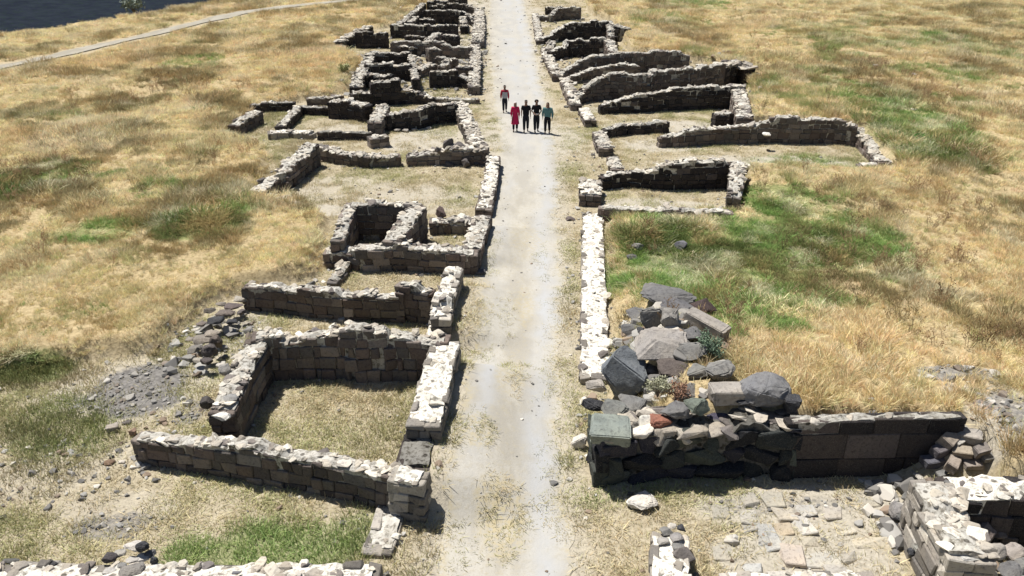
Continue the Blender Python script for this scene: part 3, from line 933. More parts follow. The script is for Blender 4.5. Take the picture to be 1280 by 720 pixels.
Rw('dark square stub in front of the pale return wall', [(895, 143, .75), (912, 141, .8)], .6, face='dark', top=.5, stones=10)
Rw('long retaining wall under the tall brown grass with a pale stone in its gap', [(826, 174, .4), (852, 165, .75), (900, 160, .85), (941, 156, 1.0), (962, 148, 1.3), (1000, 149, 1.3), (1040, 151, 1.2), (1069, 155, 1.15)], .5, top=.55, stones=8)
Rw('pale low wall running down the right end of the long retaining wall', [(1074, 160, .75), (1090, 180, .55), (1108, 204, .4)], .8, top=.50, stones=12)
Rw('white footing at the far right corner of the right hand rooms', [(1076, 205, .3), (1100, 205, .3), (1118, 203, .3)], .5, top=.52, stones=8)
Rw('back wall of the small right room, dark and rising to the right', [(754, 224, .45), (776, 217, .6), (800, 213, .8), (817, 210, .95), (845, 204, 1.2), (908, 201, 1.25)], .5, face='dark', top=.6, stones=9)
Rw('square white pier on the street at the small right room', [(738, 226, .55), (738, 242, .55)], .95, top=.74, stones=12)
Rw('right end wall of the small right room, broken and pale on top', [(922, 202, 1.2), (922, 216, 1.1), (920, 232, .9), (918, 244, .6)], .65, top=.6, stones=14, ragged=.25)
Rw('low wall stub running into the grass from the small right room', [(928, 206, .7), (948, 208, .6), (966, 211, .5)], .4, face='dark', top=.4, stones=10)
Rw('low pale front wall of the small right room', [(752, 259, .55), (800, 260, .62), (850, 263, .66), (912, 265, .66)], .5, top=.50, stones=8, face='tuff')
Rw('long white street wall beside the green grass plot', [(741, 268, .2), (741, 330, .2), (743, 400, .2), (744, 470, .2)], .85, top=.80, stones=1.6, face='pale', crown=.01, topmix=(.2, .2, .1, .1, .3, .3))
Rw('street end of the uppermost right walls, low and pale', [(669, 17, .4), (671, 32, .4), (675, 50, .4)], .7, top=.6, stones=10)
Rw('low street edge wall beside the fourth wall on the right', [(681, 60, .45), (687, 74, .45), (697, 94, .45)], .7, top=.6, stones=12, ssz=(.06, .16))
Rw('low street edge wall beside the stair-like deep wall', [(706, 97, .55), (711, 110, .5), (720, 130, .4)], .7, top=.7, stones=12, ssz=(.06, .16))
Rw('small white street edge stub near the walking people', [(730, 136, .35), (738, 151, .35)], .7, top=.74, stones=6)
Rw('street edge pier below the small white stub', [(749, 166, .4), (757, 185, .42)], .75, top=.50, stones=14)
Rw('low tumbled street edge stones before the small right room', [(766, 197, .35), (772, 212, .35)], .6, top=.5, stones=16)

# --- the big retaining wall and the ruins in the lower right corner
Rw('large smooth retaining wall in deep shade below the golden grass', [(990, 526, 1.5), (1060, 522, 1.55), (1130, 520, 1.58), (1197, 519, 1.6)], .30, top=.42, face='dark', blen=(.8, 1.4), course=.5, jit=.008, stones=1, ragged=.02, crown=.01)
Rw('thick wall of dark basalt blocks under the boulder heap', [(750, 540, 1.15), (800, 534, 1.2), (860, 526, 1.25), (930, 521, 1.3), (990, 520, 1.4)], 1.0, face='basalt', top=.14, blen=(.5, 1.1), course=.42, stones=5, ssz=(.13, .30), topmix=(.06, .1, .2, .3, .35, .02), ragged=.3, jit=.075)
Rw('short wall stub with grey stones on its white top, at the bottom edge', [(838, 672, .45), (838, 700, .45), (838, 745, .45)], .75, top=.82, stones=3, face='pale')
Rw('white topped back wall of the corner room on the bottom right', [(1190, 606, 1.35), (1230, 607, 1.35), (1310, 612, 1.35)], .75, top=.8, stones=8, face='dark', topmix=(.1, .1, .15, .25, .4, .05), blen=(.5, .9), course=.38)
Rw('slanting wall of grey ashlar with pale crumbling top in the bottom right corner', [(1166, 612, 1.25), (1180, 640, 1.25), (1197, 668, 1.25), (1212, 700, 1.2)], .85, face='pale', top=.5, stones=16, ssz=(.06, .15), blen=(.4, .7))
Rw('low footing line along the bottom edge right of the road', [(915, 735, .3), (1000, 735, .3), (1090, 735, .3)], .8, top=.8, stones=6, face='pale')

# ================================================================== ROCKS
BAS, BAS2, DRK, PAL_, BRN, REDB = (.135, .135, .14), (.18, .178, .175), (.05, .052, .06), (.42, .40, .37), (.22, .18, .15), (.20, .085, .055)
GB = 'basalt boulders heaped on the mound above the shaded wall'
def B(label, x, y, w, h, *a, **k):
    k.setdefault('sink', .0); k.setdefault('pts', 14); k['boxy'] = min(.9, k.get('boxy', .4) + (.25 if k['pts'] < 20 else 0))
    return rock(label, x, y, w * 1.22, h * 1.25, *a, group=GB, **k)

B('largest grey boulder at the back of the heap, domed', 835, 371, 56, 34, BAS, boxy=.2, tilt=(.1, 0))
B('small flat grey boulder at the left tip of the heap', 797, 393, 24, 16, BAS, boxy=.3)
B('square grey boulder leaning below the domed boulder', 816, 398, 25, 32, BAS2, boxy=.6, tilt=(.2, -.15))
B('small pale upright boulder in the middle of the upper heap', 838, 400, 22, 28, (.24, .23, .22), boxy=.4, tilt=(.1, .2))
B('pale wedge shaped boulder beside the long beam stone', 857, 396, 34, 26, (.26, .25, .235), boxy=.3, tilt=(0, -.3), z=1.05)
B('long pale beam shaped stone slanting down to the right', 882, 407, 50, 25, (.28, .26, .24), shape='block', rot=-.75, tilt=(0, .15), deep=.4)
B('nearly black boulder at the right of the upper heap', 878, 385, 28, 21, (.055, .04, .04), boxy=.5)
B('broad pale flat boulder in the centre of the heap', 825, 432, 54, 42, (.27, .255, .245), boxy=.4, tilt=(.2, -.1), z=1.25)
B('mossy grey boulder right of the broad pale one', 866, 437, 32, 26, BAS2, boxy=.3)
B('rounded grey boulder with lichen low on the right of the heap', 897, 463, 36, 30, BAS2, boxy=.2)
B('big smooth blue grey slab tilted at the left of the heap', 781, 467, 46, 60, (.14, .155, .175), boxy=.85, tilt=(.35, -.1), pts=26)
B('squared pale block set on the wall top', 909, 492, 38, 26, (.30, .28, .26), shape='block', rot=.05, z=1.5, deep=.6)
B('large round boulder standing on the wall top', 956, 487, 54, 46, (.16, .163, .175), boxy=.1, z=1.45, pts=40, deep=.8)
B('small white stone beside the blue grey slab', 802, 480, 16, 18, (.5, .5, .49))
B('wide grey stone on the wall top below the rusty plant', 845, 512, 32, 22, BAS, boxy=.5, z=1.45)
B('grey stone wedged next to the wide one on the wall top', 873, 507, 26, 22, (.13, .15, .13), boxy=.4, z=1.5)
B('dark purple stone bulging from the wall under the squared block', 905, 521, 36, 24, (.07, .065, .095), z=1.1, boxy=.3, sink=.0)
B('rust red stone at the crest of the basalt wall', 824, 526, 24, 20, (.24, .11, .08), z=1.27, boxy=.4)
B('dark stone between the round boulder and the smooth wall', 991, 505, 18, 26, DRK, z=1.45)
B('dark blocky stone at the street corner of the heap', 742, 505, 24, 24, DRK, z=.95, boxy=.6)
B('grey green slab capping the street corner of the basalt wall', 762, 538, 42, 34, (.20, .225, .21), z=1.15, shape='block', tilt=(.15, .05), rot=-.1)
B('upper rubble stone above the street corner', 745, 482, 20, 18, (.3, .28, .26), z=.5)
B('rubble stone tucked under the blue grey slab', 770, 512, 30, 26, (.16, .165, .16), z=1.15)
B('small dark stone between the pale boulders', 853, 415, 18, 12, DRK)

for x, y, w, h, c, lb in [(846, 383, 34, 22, (.11, .11, .12), 'dark boulder wedged under the domed boulder'), (868, 420, 34, 22, (.13, .13, .135), 'dark boulder under the long beam stone'), (812, 418, 28, 18, DRK, 'dark boulder behind the broad pale one'),
                       (842, 460, 34, 24, (.10, .085, .08), 'brown black boulder in front of the broad pale one'), (815, 462, 22, 20, (.13, .13, .14), 'angular boulder between the slab and the broad pale one'), (872, 462, 28, 20, (.17, .17, .165), 'grey boulder left of the rounded lichen one'), (790, 412, 22, 18, BAS, 'grey boulder at the left edge of the heap above the slab'),
                       (858, 488, 34, 22, (.14, .135, .13), 'flat boulder behind the wide stone of the wall top'), (930, 500, 26, 20, DRK, 'dark boulder between the squared block and the round boulder'), (790, 505, 30, 22, (.15, .15, .15), 'angular boulder in front of the blue grey slab'), (884, 436, 22, 18, (.12, .12, .125), 'small dark boulder right of the mossy one')]:
    B(lb, x, y, w, h, c, boxy=.65, pts=13, z=1.25 if y > 503 else None)

GP = 'fallen squared blocks at the corner of the smooth shaded wall'
for i, (x, y, w, h, c, ro, ti) in enumerate([(1187, 548, 30, 24, (.30, .26, .22), .7, .4), (1212, 545, 30, 22, (.30, .28, .26), -.6, .3), (1203, 565, 24, 18, (.30, .26, .21), -.5, .35), (1176, 563, 24, 20, (.13, .12, .13), .3, .2), (1166, 577, 28, 20, (.10, .10, .12), .1, .1),
                                           (1191, 580, 24, 20, (.28, .24, .21), .9, .2), (1226, 564, 22, 22, (.2, .18, .17), .2, .3), (1236, 572, 20, 14, BAS2, .1, .1), (1199, 553, 14, 12, PAL_, .4, .4), (1216, 581, 22, 14, (.25, .22, .2), .0, .1), (1178, 592, 16, 10, BAS2, .2, .2)]):
    rock('fallen squared block tumbled in the pile at the right corner of the smooth shaded wall', x, y, w, h, c, group=GP, name='fallen_block', cat='stone block', shape='block', rot=ro, tilt=(ti, -ti * .6), z=None, sink=.0, deep=.6)
GS = 'splintered stones sliding down beside the slanting ashlar wall'
for x, y, w, h, c in [(1123, 640, 20, 34, (.24, .23, .23)), (1134, 622, 22, 16, BAS2), (1119, 656, 20, 12, DRK), (1146, 612, 22, 18, (.13, .15, .14)), (1128, 670, 22, 12, BAS2), (1137, 652, 14, 36, (.13, .13, .13)), (1150, 640, 18, 26, PAL_),
                      (1146, 664, 14, 30, (.3, .28, .26)), (1160, 626, 20, 18, PAL_), (1152, 690, 14, 26, (.3, .3, .28)), (1166, 604, 20, 16, BRN), (1150, 596, 14, 12, PAL_), (1163, 655, 12, 22, (.2, .19, .18)), (1140, 690, 12, 16, DRK), (1185, 604, 16, 10, BAS2)]:
    rock('splintered stone sliding down the left flank of the slanting ashlar wall', x, y, w, h, c, group=GS, name='fallen_stone', cat='stone', boxy=.7, z=1.22 if (x, y) == (1185, 604) else .03 + max(0, (x - 1125)) * .009, tilt=(.1, .4), rot=.3, deep=.9)
GR = 'rubble stones lying inside the bottom right corner room'
for x, y, w, h, c in [(1230, 665, 28, 30, (.19, .16, .15)), (1246, 690, 24, 26, (.3, .28, .26)), (1268, 688, 26, 20, (.32, .29, .27)), (1262, 712, 28, 22, BAS), (1236, 715, 20, 22, PAL_), (1222, 700, 18, 20, (.16, .14, .13)), (1282, 706, 24, 20, BAS2), (1250, 668, 16, 14, BRN)]:
    rock('rubble stone lying inside the room in the bottom right corner', x, y, w, h, c, group=GR, name='fallen_stone', cat='stone', boxy=.6, z=.45, tilt=(.2, -.2))
rock('dark square front stone capped white at the end of the slanting ashlar wall', 1208, 697, 34, 36, (.45, .45, .44), name='corner_stone', cat='stone block', shape='block', z=1.0, rot=.1)
rock('large pale rounded boulder lying in the dry grass below the basalt wall', 802, 627, 40, 32, (.52, .50, .47), boxy=.3, rot=.3)
rock('whitish boulder leaning against the street corner of the basalt wall', 724, 551, 20, 26, (.50, .48, .45), boxy=.3)
rock('small dark stone at the right edge of the road, lower part', 692, 604, 12, 9, (.14, .14, .14), name='loose_stone', cat='stone')
rock('dark stone on the road edge beside the two-cell building', 600, 340, 14, 10, (.10, .10, .11), name='loose_stone', cat='stone')
rock('very small dark stone in front of the shaded wall', 991, 617, 9, 5, (.07, .07, .07), name='loose_stone', cat='stone')
rock('grey boulder alone in the green grass plot', 851, 307, 16, 16, (.14, .14, .16), boxy=.3)
rock('grey boulder nearest the white street wall in the green plot', 797, 308, 16, 14, BAS2, boxy=.3)
rock('low dark boulder beside the grey one near the white street wall', 790, 321, 14, 10, (.10, .10, .10), boxy=.3)
rock('dark stone on the street edge at the small right room', 713, 273, 12, 7, (.12, .1, .1), name='loose_stone', cat='stone')
rock('pale stone filling the gap in the long retaining wall', 958, 168, 11, 7, (.6, .59, .57), z=.75, name='loose_stone', cat='stone')
rock('grey stone in the middle of the small left footing of the large room', 321, 207 + 36, 10, 8, BAS2, name='loose_stone', cat='stone', z=.4)
GK = 'grey stones crowning the stub wall at the bottom edge'
for x, y, w, h, c in [(833, 664, 18, 16, BAS2), (846, 672, 18, 16, (.24, .23, .23)), (829, 676, 16, 14, (.30, .29, .28)), (848, 684, 16, 12, BAS2), (840, 657, 12, 10, PAL_), (852, 660, 12, 14, DRK)]:
    rock('grey stone on the crown of the short stub wall at the bottom edge', x, y, w, h, c, group=GK, name='fallen_stone', cat='stone', z=.45)
GH = 'stones heaped on the bottom left footing'
for x, y, w, h, c in [(167, 682, 26, 18, (.45, .43, .41)), (178, 683, 16, 20, DRK), (150, 692, 16, 14, (.30, .29, .27)), (138, 697, 18, 18, (.06, .055, .06)), (188, 692, 14, 14, (.12, .12, .13)), (166, 700, 18, 12, (.36, .35, .34)), (178, 697, 18, 14, (.48, .47, .46)), (165, 712, 30, 24, (.20, .19, .18)), (150, 707, 16, 10, (.2, .2, .2)), (137, 714, 16, 12, (.36, .35, .34)), (193, 700, 10, 14, DRK)]:
    rock('stone in the heap on the pale footing at the bottom left', x, y, w, h, c, group=GH, name='fallen_stone', cat='stone', z=.4 if y > 690 else .55)
rock('black angular stone on the footing left of the rock heap', 63, 705, 18, 14, (.05, .05, .055), z=.4, name='loose_stone', cat='stone', boxy=.8)
rock('squat dark stone on the footing near the bottom left corner', 14, 701, 22, 12, (.10, .10, .10), z=.3, name='loose_stone', cat='stone')
rock('flat pebble shaped stone on the footing right of the rock heap', 296, 716, 12, 6, (.16, .16, .18), z=.48, name='loose_stone', cat='stone')
GD = 'dark rocks on the dug bank left of the nearest room'
for x, y, w, h, c in [(254, 424, 26, 18, (.20, .18, .16)), (265, 418, 20, 16, (.26, .23, .2)), (244, 436, 18, 14, (.17, .16, .15)), (262, 437, 20, 22, (.10, .09, .09)), (270, 428, 16, 22, (.13, .11, .10)), (282, 392, 24, 14, (.14, .12, .11)), (270, 400, 22, 16, DRK), (292, 383, 22, 14, (.12, .10, .10)), (300, 374, 18, 10, (.3, .28, .25)), (262, 388, 16, 10, (.10, .09, .08)), (252, 405, 14, 10, (.15, .13, .12)), (276, 380, 14, 8, (.2, .18, .16)), (238, 424, 12, 8, (.22, .2, .18)), (258, 452, 16, 14, (.08, .07, .07)), (290, 402, 14, 10, DRK), (246, 450, 12, 8, (.3, .28, .25)), (302, 390, 12, 10, (.1, .09, .09))]:
    rock('dark rock in the dug bank left of the nearest room', x, y, w, h, c, group=GD, name='bank_rock', cat='rock', boxy=.5, z=.35 if y < 420 else .3)
rock('pale round stone at the tip of the left side wall of the nearest room', 281, 462, 16, 20, (.30, .29, .28), z=1.1, name='loose_stone', cat='stone', boxy=.2)
rock('black stone at the foot of the left side wall of the nearest room', 259, 503, 18, 22, (.07, .065, .065), z=.3, name='loose_stone', cat='stone')
rock('white stone crowning the front end of the left side wall', 277, 520, 24, 14, (.55, .54, .52), z=.95, name='loose_stone', cat='stone')
rock('grey stone crowning the left side wall near its middle', 288, 497, 20, 14, (.25, .25, .25), z=1.1, name='loose_stone', cat='stone')
rock('pale topped cube shaped stone lying left of the front wall', 141, 535, 14, 14, (.30, .27, .24), name='loose_stone', cat='stone', shape='block', rot=.4)
rock('dark stone lying left of the front wall, behind the cube shaped one', 158, 528, 12, 8, (.11, .10, .10), name='loose_stone', cat='stone')
rock('brown stone in the soil below the left end of the front wall', 137, 578, 14, 10, (.16, .11, .08), name='loose_stone', cat='stone')
rock('pale small stone beside the brown one below the front wall', 152, 577, 9, 6, (.45, .42, .38), name='loose_stone', cat='stone')
rock('reddish stone at the left tip of the front wall', 166, 540, 9, 14, (.26, .18, .14), name='loose_stone', cat='stone')
rock('dark speck of stone near the left edge of the photo', 4, 646, 9, 7, (.07, .065, .06), name='loose_stone', cat='stone')
rock('dark upright stone tilted over the wall behind the shallow cell', 552, 266, 15, 15, (.12, .09, .085), z=.5, name='loose_stone', cat='stone', boxy=.8, tilt=(.2, .6), sink=0)
GT = 'dark tumbled stones right of the gap behind the large grassy room'
for x, y, w, h in [(561, 180, 14, 16), (575, 183, 14, 10), (582, 204, 12, 14), (562, 205, 12, 8), (550, 203, 8, 6), (596, 205, 7, 6), (547, 188, 8, 10)]:
    rock('dark tumbled stone right of the gap behind the large grassy room', x, y, w, h, (.11, .10, .10), z=.7 if y < 190 else 0, group=GT, name='fallen_stone', cat='stone', boxy=.6, tilt=(.2, .3))
GE = 'loose stones in front of the stepped dark wall'
for x, y, w, h in [(497, 163, 9, 6), (507, 163, 9, 6), (518, 162, 8, 5), (536, 160, 7, 5)]:
    rock('loose pale stone at the foot of the stepped dark wall', x, y, w, h, (.32, .3, .28), group=GE, name='fallen_stone', cat='stone')
GF = 'pale stones scattered in the weeds right of the long retaining wall'
for x, y, w, h in [(1143, 93, 7, 5), (1039, 132, 9, 5), (1142, 137, 8, 5), (1122, 142, 6, 3), (1230, 48, 6, 3), (1158, 66, 6, 3), (1142, 129, 5, 3), (1128, 150, 6, 3), (1157, 173, 6, 4), (1095, 82, 7, 4)]:
    rock('small pale stone scattered in the weeds right of the long retaining wall', x, y, w, h, (.5, .48, .44), group=GF, name='field_stone', cat='stone', sink=0)

# paving slabs of the lower right room
GV = 'worn paving slabs in the floor below the basalt wall'
for x, y, w, d, c, n_ in [(945, 668, 24, 26, (.22, .24, .27), 'blue grey square slab'), (938, 657, 18, 16, (.28, .28, .28), 'small grey slab above the blue grey one'), (962, 671, 22, 30, (.32, .34, .36), 'oval pale blue slab'), (980, 642, 22, 20, (.42, .38, .32), 'cream slab at the upper row'), (1004, 655, 26, 24, (.48, .47, .46), 'white slab with a dark upper edge'),
                           (990, 695, 26, 26, (.44, .37, .33), 'pinkish slab near the bottom'), (1024, 698, 52, 22, (.42, .41, .38), 'long pale slab near the bottom'), (1040, 640, 24, 18, (.38, .35, .32), 'rose slab right of the white one'), (1006, 638, 24, 12, (.36, .36, .36), 'thin grey slab above the white one'), (980, 662, 20, 12, (.42, .33, .22), 'ochre slab in the middle'),
                           (1090, 680, 46, 12, (.46, .41, .31), 'long ochre kerb slab'), (1012, 677, 22, 14, (.40, .36, .28), 'cream slab under the white one'), (942, 712, 20, 14, (.40, .42, .44), 'grey slab at the bottom edge'), (1050, 716, 30, 14, (.40, .38, .36), 'pale slab by the bottom edge'), (905, 690, 26, 18, (.36, .34, .29), 'sandy slab at the left of the floor')]:
    p = P(x, y, .02); m_ = mpp(x, y)
    hw = w * m_ / 2; hd = d * m_ / 2 / math.sin(math.atan2(CAM_H, p[1]))
    c = tuple(.55 * q + .45 * w_ for q, w_ in zip(c, (.36, .34, .30))); b_ = Batch(); b_.block((0, 0, 0), (hw, hd, .06), (1, rng.uniform(-.08, .08)), c, ch=.02, jit=min(.07, hw * .3))
    o = b_.build('paving_slab', M_STONE); o.location = (p[0], p[1], -.018 + rng.uniform(-.01, .01))
    tag(o, n_ + ' in the paved floor below the basalt wall', 'paving slab', GV, 'thing')
taken = [(945, 668), (962, 671), (980, 642), (1004, 655), (990, 695), (1024, 698), (1040, 640), (1006, 638), (1090, 680), (1012, 677), (942, 712), (1050, 716), (905, 690)]
k_ = 0
for x, y in [(x + random.uniform(-5, 5), y + random.uniform(-3, 3)) for y in range(626, 724, 17) for x in range(905, 1110, 30)]:
    if min(math.hypot((x - a_), (y - b2) * 1.3) for a_, b2 in taken) < 24 or random.random() < .18: continue
    taken.append((x, y)); p = P(x, y, .0); m_ = mpp(x, y)
    hw = random.uniform(20, 29) * m_ / 2; hd = random.uniform(14, 19) * m_ / 2 / math.sin(math.atan2(CAM_H, p[1]))
    v_ = random.uniform(.30, .42); b_ = Batch(); b_.block((0, 0, 0), (hw, hd, .06), (1, rng.uniform(-.06, .06)), (v_, v_ * random.uniform(.93, .98), v_ * random.uniform(.78, .92)), ch=.02, jit=.06)
    o = b_.build('paving_slab', M_STONE); o.location = (p[0], p[1], -.03 + rng.uniform(-.012, .012))
    tag(o, 'dusty half buried pale slab among the worn paving below the basalt wall', 'paving slab', GV, 'thing')

# ================================================================== PEOPLE
def skin_mesh(chains, sub=2):
    """chains: list of (points, radii, extra edges); each grown to a tapered surface by the Skin modifier, evaluated to one mesh"""
    me = bpy.data.meshes.new('tmp')
    V = []; E = []; Rr = []; roots = []
    for pts, rad, edges in chains:
        o_ = len(V); roots.append(o_)
        V += pts; Rr += rad
        E += [(a + o_, b + o_) for a, b in (edges or [(i, i + 1) for i in range(len(pts) - 1)])]
    me.from_pydata(V, E, [])
    o = bpy.data.objects.new('tmp', me); COL.objects.link(o)
    o.modifiers.new('s', 'SKIN')
    for i, sv in enumerate(me.skin_vertices[0].data):
        r_ = Rr[i]; sv.radius = r_ if isinstance(r_, tuple) else (r_, r_)
        sv.use_root = i in roots
    m2 = o.modifiers.new('b', 'SUBSURF'); m2.levels = m2.render_levels = sub
    dg = bpy.context.evaluated_depsgraph_get()
    out = bpy.data.meshes.new_from_object(o.evaluated_get(dg))
    bpy.data.objects.remove(o)
    out.materials.clear()
    out.polygons.foreach_set('use_smooth', np.ones(len(out.polygons), bool))
    return out


M_SKIN = plain('skin', (.24, .14, .10), .6, .1)
M_BLACK = plain('black_cloth', (.012, .012, .016), .9, .3)
M_NAVY = plain('dark_trousers', (.018, .02, .028), .9, .3)
M_PINK = plain('crimson_cloth', (.50, .02, .085), .85, .15)
M_RED = plain('red_jacket', (.40, .03, .06), .8, .15)
M_TEAL = plain('teal_cloth', (.10, .20, .20), .9, .15)
M_GREY = plain('grey_shirt', (.42, .43, .45), .9, .15)
M_HAIR = plain('dark_hair', (.012, .009, .008), .7, .3, 60)
M_WHITE = plain('pale_scarf', (.6, .56, .55), .9, .1)
M_SHOE = plain('shoe_leather', (.02, .018, .016), .5, .2)
M_EYE = plain('eye_dark', (.02, .015, .01), .3, .1)


def person(px, py, label, H=1.72, top=M_BLACK, legs=M_NAVY, hair='short', turn=0.0, step=.16, arm=(.10, .10), bulk=1.0, coat=False, waist=None, front=None, bent=False):
    p = P(px, py, 0)
    k = H / 1.75
    root = tag(empty('person', (p[0], p[1], tz(p[0], p[1]) + .02), label, 'person', 'people walking down the street'), kind='thing')
    root.rotation_euler = (0, 0, turn)
    v = lambda x, y, z: (x * k, y * k, z * k)
    b = bulk
    def limb_pts():
        out = {}
        for s, st in ((-1, step), (1, -step)):
            hip = v(.085 * s, 0, .92); kn = v(.10 * s, -st * .55 - .03, .50); an = v(.10 * s, -st, .09); toe = v(.11 * s, -st - .15, .035)
            sh = v(.165 * s * b, 0, 1.42)
            a = arm[0 if s < 0 else 1]
            el = v((.195 + a * .35) * s * (1 + (b - 1) * .6), .02 + st * .25, 1.15)
            wr = v((.20 + a * .3) * s * (1 + (b - 1) * .6), -.03 + st * .5, .90) if not bent else v(.14 * s, -.16, 1.06)
            out[s] = (hip, kn, an, toe, sh, el, wr)
        return out
    Lm = limb_pts()
    pts = [v(0, 0, .96), v(0, 0, 1.12), v(0, .01, 1.30), v(0, .01, 1.44), v(0, 0, 1.52), v(0, -.012, 1.585), v(0, -.005, 1.66), v(0, .005, 1.715)]
    rad = [(.135 * b * k, .10 * k), (.12 * b * k, .085 * k), (.15 * b * k, .10 * k), (.10 * b * k, .075 * k), (.058 * k, .06 * k), (.07 * k, .085 * k), (.09 * k, .105 * k), (.075 * k, .09 * k)]
    ed = [(i, i + 1) for i in range(7)]
    hands = []
    for s in (-1, 1):
        hip, kn, an, toe, sh, el, wr = Lm[s]
        o_ = len(pts)
        pts += [hip, kn, an, toe]; rad += [.082 * k * b, .055 * k, .036 * k, .03 * k]
        ed += [(0, o_), (o_, o_ + 1), (o_ + 1, o_ + 2), (o_ + 2, o_ + 3)]
        o_ = len(pts)
        W = Vector(wr); D = (W - Vector(el)).normalized(); palm = W + D * .055 * k
        pts += [sh, el, wr, tuple(palm)]; rad += [.055 * k, .04 * k, .026 * k, (.036 * k, .02 * k)]
        ed += [(3, o_), (o_, o_ + 1), (o_ + 1, o_ + 2), (o_ + 2, o_ + 3)]
        side = Vector((0, 1, 0)) if abs(D.y) < .8 else Vector((1, 0, 0))
        side = (side - D * side.dot(D)).normalized(); inn = D.cross(side) * (1 if s > 0 else -1)
        for q, ln in zip((-.027, -.009, .009, .027), (.062, .078, .084, .07)):
            f0 = palm + side * q * k; f1 = f0 + D * (.02 + ln * .5) * k + inn * .006 * k; f2 = f1 + D * ln * .5 * k + inn * .022 * k
            hands.append(([tuple(f0), tuple(f1), tuple(f2)], [.0095 * k, .0085 * k, .007 * k], None))
        t0 = W + D * .02 * k - side * .018 * k; t1 = t0 - side * .03 * k + D * .03 * k; t2 = t1 + D * .032 * k + inn * .01 * k
        hands.append(([tuple(t0), tuple(t1), tuple(t2)], [.012 * k, .010 * k, .008 * k], None))
    face = [([v(0, -.085, 1.665), v(0, -.108, 1.635)], [.011 * k, .015 * k], None), ([v(-.022, -.088, 1.592), v(.022, -.088, 1.592)], [.009 * k, .009 * k], None)]
    for s in (-1, 1): face.append(([v(.078 * s, .01, 1.66), v(.084 * s, .015, 1.63)], [.014 * k, .011 * k], None))
    me = skin_mesh([(pts, rad, ed)] + hands + face)
    link_mesh('body', me, M_SKIN, root)
    for s in (-1, 1):
        bm = bmesh.new(); bmesh.ops.create_uvsphere(bm, u_segments=8, v_segments=6, radius=.013 * k)
        m_ = bpy.data.meshes.new('eye'); bm.to_mesh(m_); bm.free()
        link_mesh('eye', m_, M_EYE, root, v(.03 * s, -.088, 1.672))
    # trousers
    tp = [v(0, 0, 1.10), v(0, 0, .93)]; tr_ = [(.155 * b * k, .125 * k), (.165 * b * k, .135 * k)]; te = [(0, 1)]
    for s in (-1, 1):
        hip, kn, an, toe, *_ = Lm[s]; o_ = len(tp)
        tp += [hip, kn, (an[0], an[1], an[2] + .03 * k)]; tr_ += [.115 * k * b, .088 * k, .068 * k]; te += [(1, o_), (o_, o_ + 1), (o_ + 1, o_ + 2)]
        sh_ = [((an[0], an[1] + .04 * k, .045 * k), (an[0], an[1] - .06 * k, .045 * k), (toe[0], toe[1] - .03 * k, .035 * k)), (.045 * k, .045 * k, .036 * k)]
        link_mesh('shoe', skin_mesh([(list(sh_[0]), list(sh_[1]), None)]), M_SHOE, root)
    link_mesh('trousers', skin_mesh([(tp, tr_, te)]), legs, root)
    # top with sleeves
    tp = [v(0, 0, .84), v(0, 0, 1.10), v(0, .01, 1.30), v(0, .01, 1.44)]; tr_ = [(.185 * b * k, .15 * k), (.165 * b * k, .13 * k), (.19 * b * k, .135 * k), (.14 * b * k, .10 * k)]; te = [(0, 1), (1, 2), (2, 3)]
    for s in (-1, 1):
        *_, sh, el, wr = Lm[s]; o_ = len(tp)
        if top is M_BLACK:
            mid = tuple(Vector(sh).lerp(Vector(el), .75)); tp += [sh, mid]; tr_ += [.088 * k, .07 * k]; te += [(3, o_), (o_, o_ + 1)]
        else:
            w2 = tuple(Vector(el).lerp(Vector(wr), .9)); tp += [sh, el, w2]; tr_ += [.088 * k, .07 * k, .055 * k]; te += [(3, o_), (o_, o_ + 1), (o_ + 1, o_ + 2)]
    shirt = skin_mesh([(tp, tr_, te)])
    link_mesh('coat' if coat else 'jacket' if front else 'shirt', shirt, top, root)
    if coat:
        bm = bmesh.new(); rings = []
        for z, rx, ry in ((1.10, .150, .115), (1.0, .165, .13), (.85, .19, .15), (.65, .215, .17), (.45, .24, .19)):
            ring = []
            for i in range(24):
                a = i / 24 * 2 * math.pi; w_ = 1 + (.05 * math.sin(a * 6) if z < .9 else 0)
                ring.append(bm.verts.new(v(rx * w_ * math.cos(a) * b, ry * w_ * math.sin(a), z)))
            rings.append(ring)
        for a_, c_ in zip(rings[:-1], rings[1:]):
            for i in range(24): bm.faces.new((a_[i], c_[i], c_[(i + 1) % 24], a_[(i + 1) % 24]))
        m_ = bpy.data.meshes.new('skirt'); bm.to_mesh(m_); bm.free()
        m_.polygons.foreach_set('use_smooth', np.ones(len(m_.polygons), bool))
        link_mesh('skirt', m_, top, root)
    def band(name, z0, z1, rx, ry, material, half=False):
        bm = bmesh.new(); n_ = 20; A = []
        for z in (z0, (z0 + z1) / 2, z1):
            A.append([bm.verts.new(v(rx * math.cos(a) * b, -ry * math.sin(a), z)) for a in [math.pi * (i / (n_ - 1) * (.6 if half else 2) + (.2 if half else 0)) for i in range(n_)]])
        for a_, c_ in zip(A[:-1], A[1:]):
            for i in range(n_ - 1): bm.faces.new((a_[i], a_[i + 1], c_[i + 1], c_[i]))
        m_ = bpy.data.meshes.new(name); bm.to_mesh(m_); bm.free()
        o = link_mesh(name, m_, material, root); sd_ = o.modifiers.new('t', 'SOLIDIFY'); sd_.thickness = .012
    if waist: band('waist_band', .97, 1.06, .185, .15, waist)
    if front: band('grey_shirt', .95, 1.34, .185, .145, front, True)
    hh = []
    if hair == 'short': hh = [([v(0, .012, 1.68), v(0, .02, 1.73), v(0, .0, 1.755)], [(.095 * k, .10 * k), (.10 * k, .11 * k), (.07 * k, .08 * k)], None)]
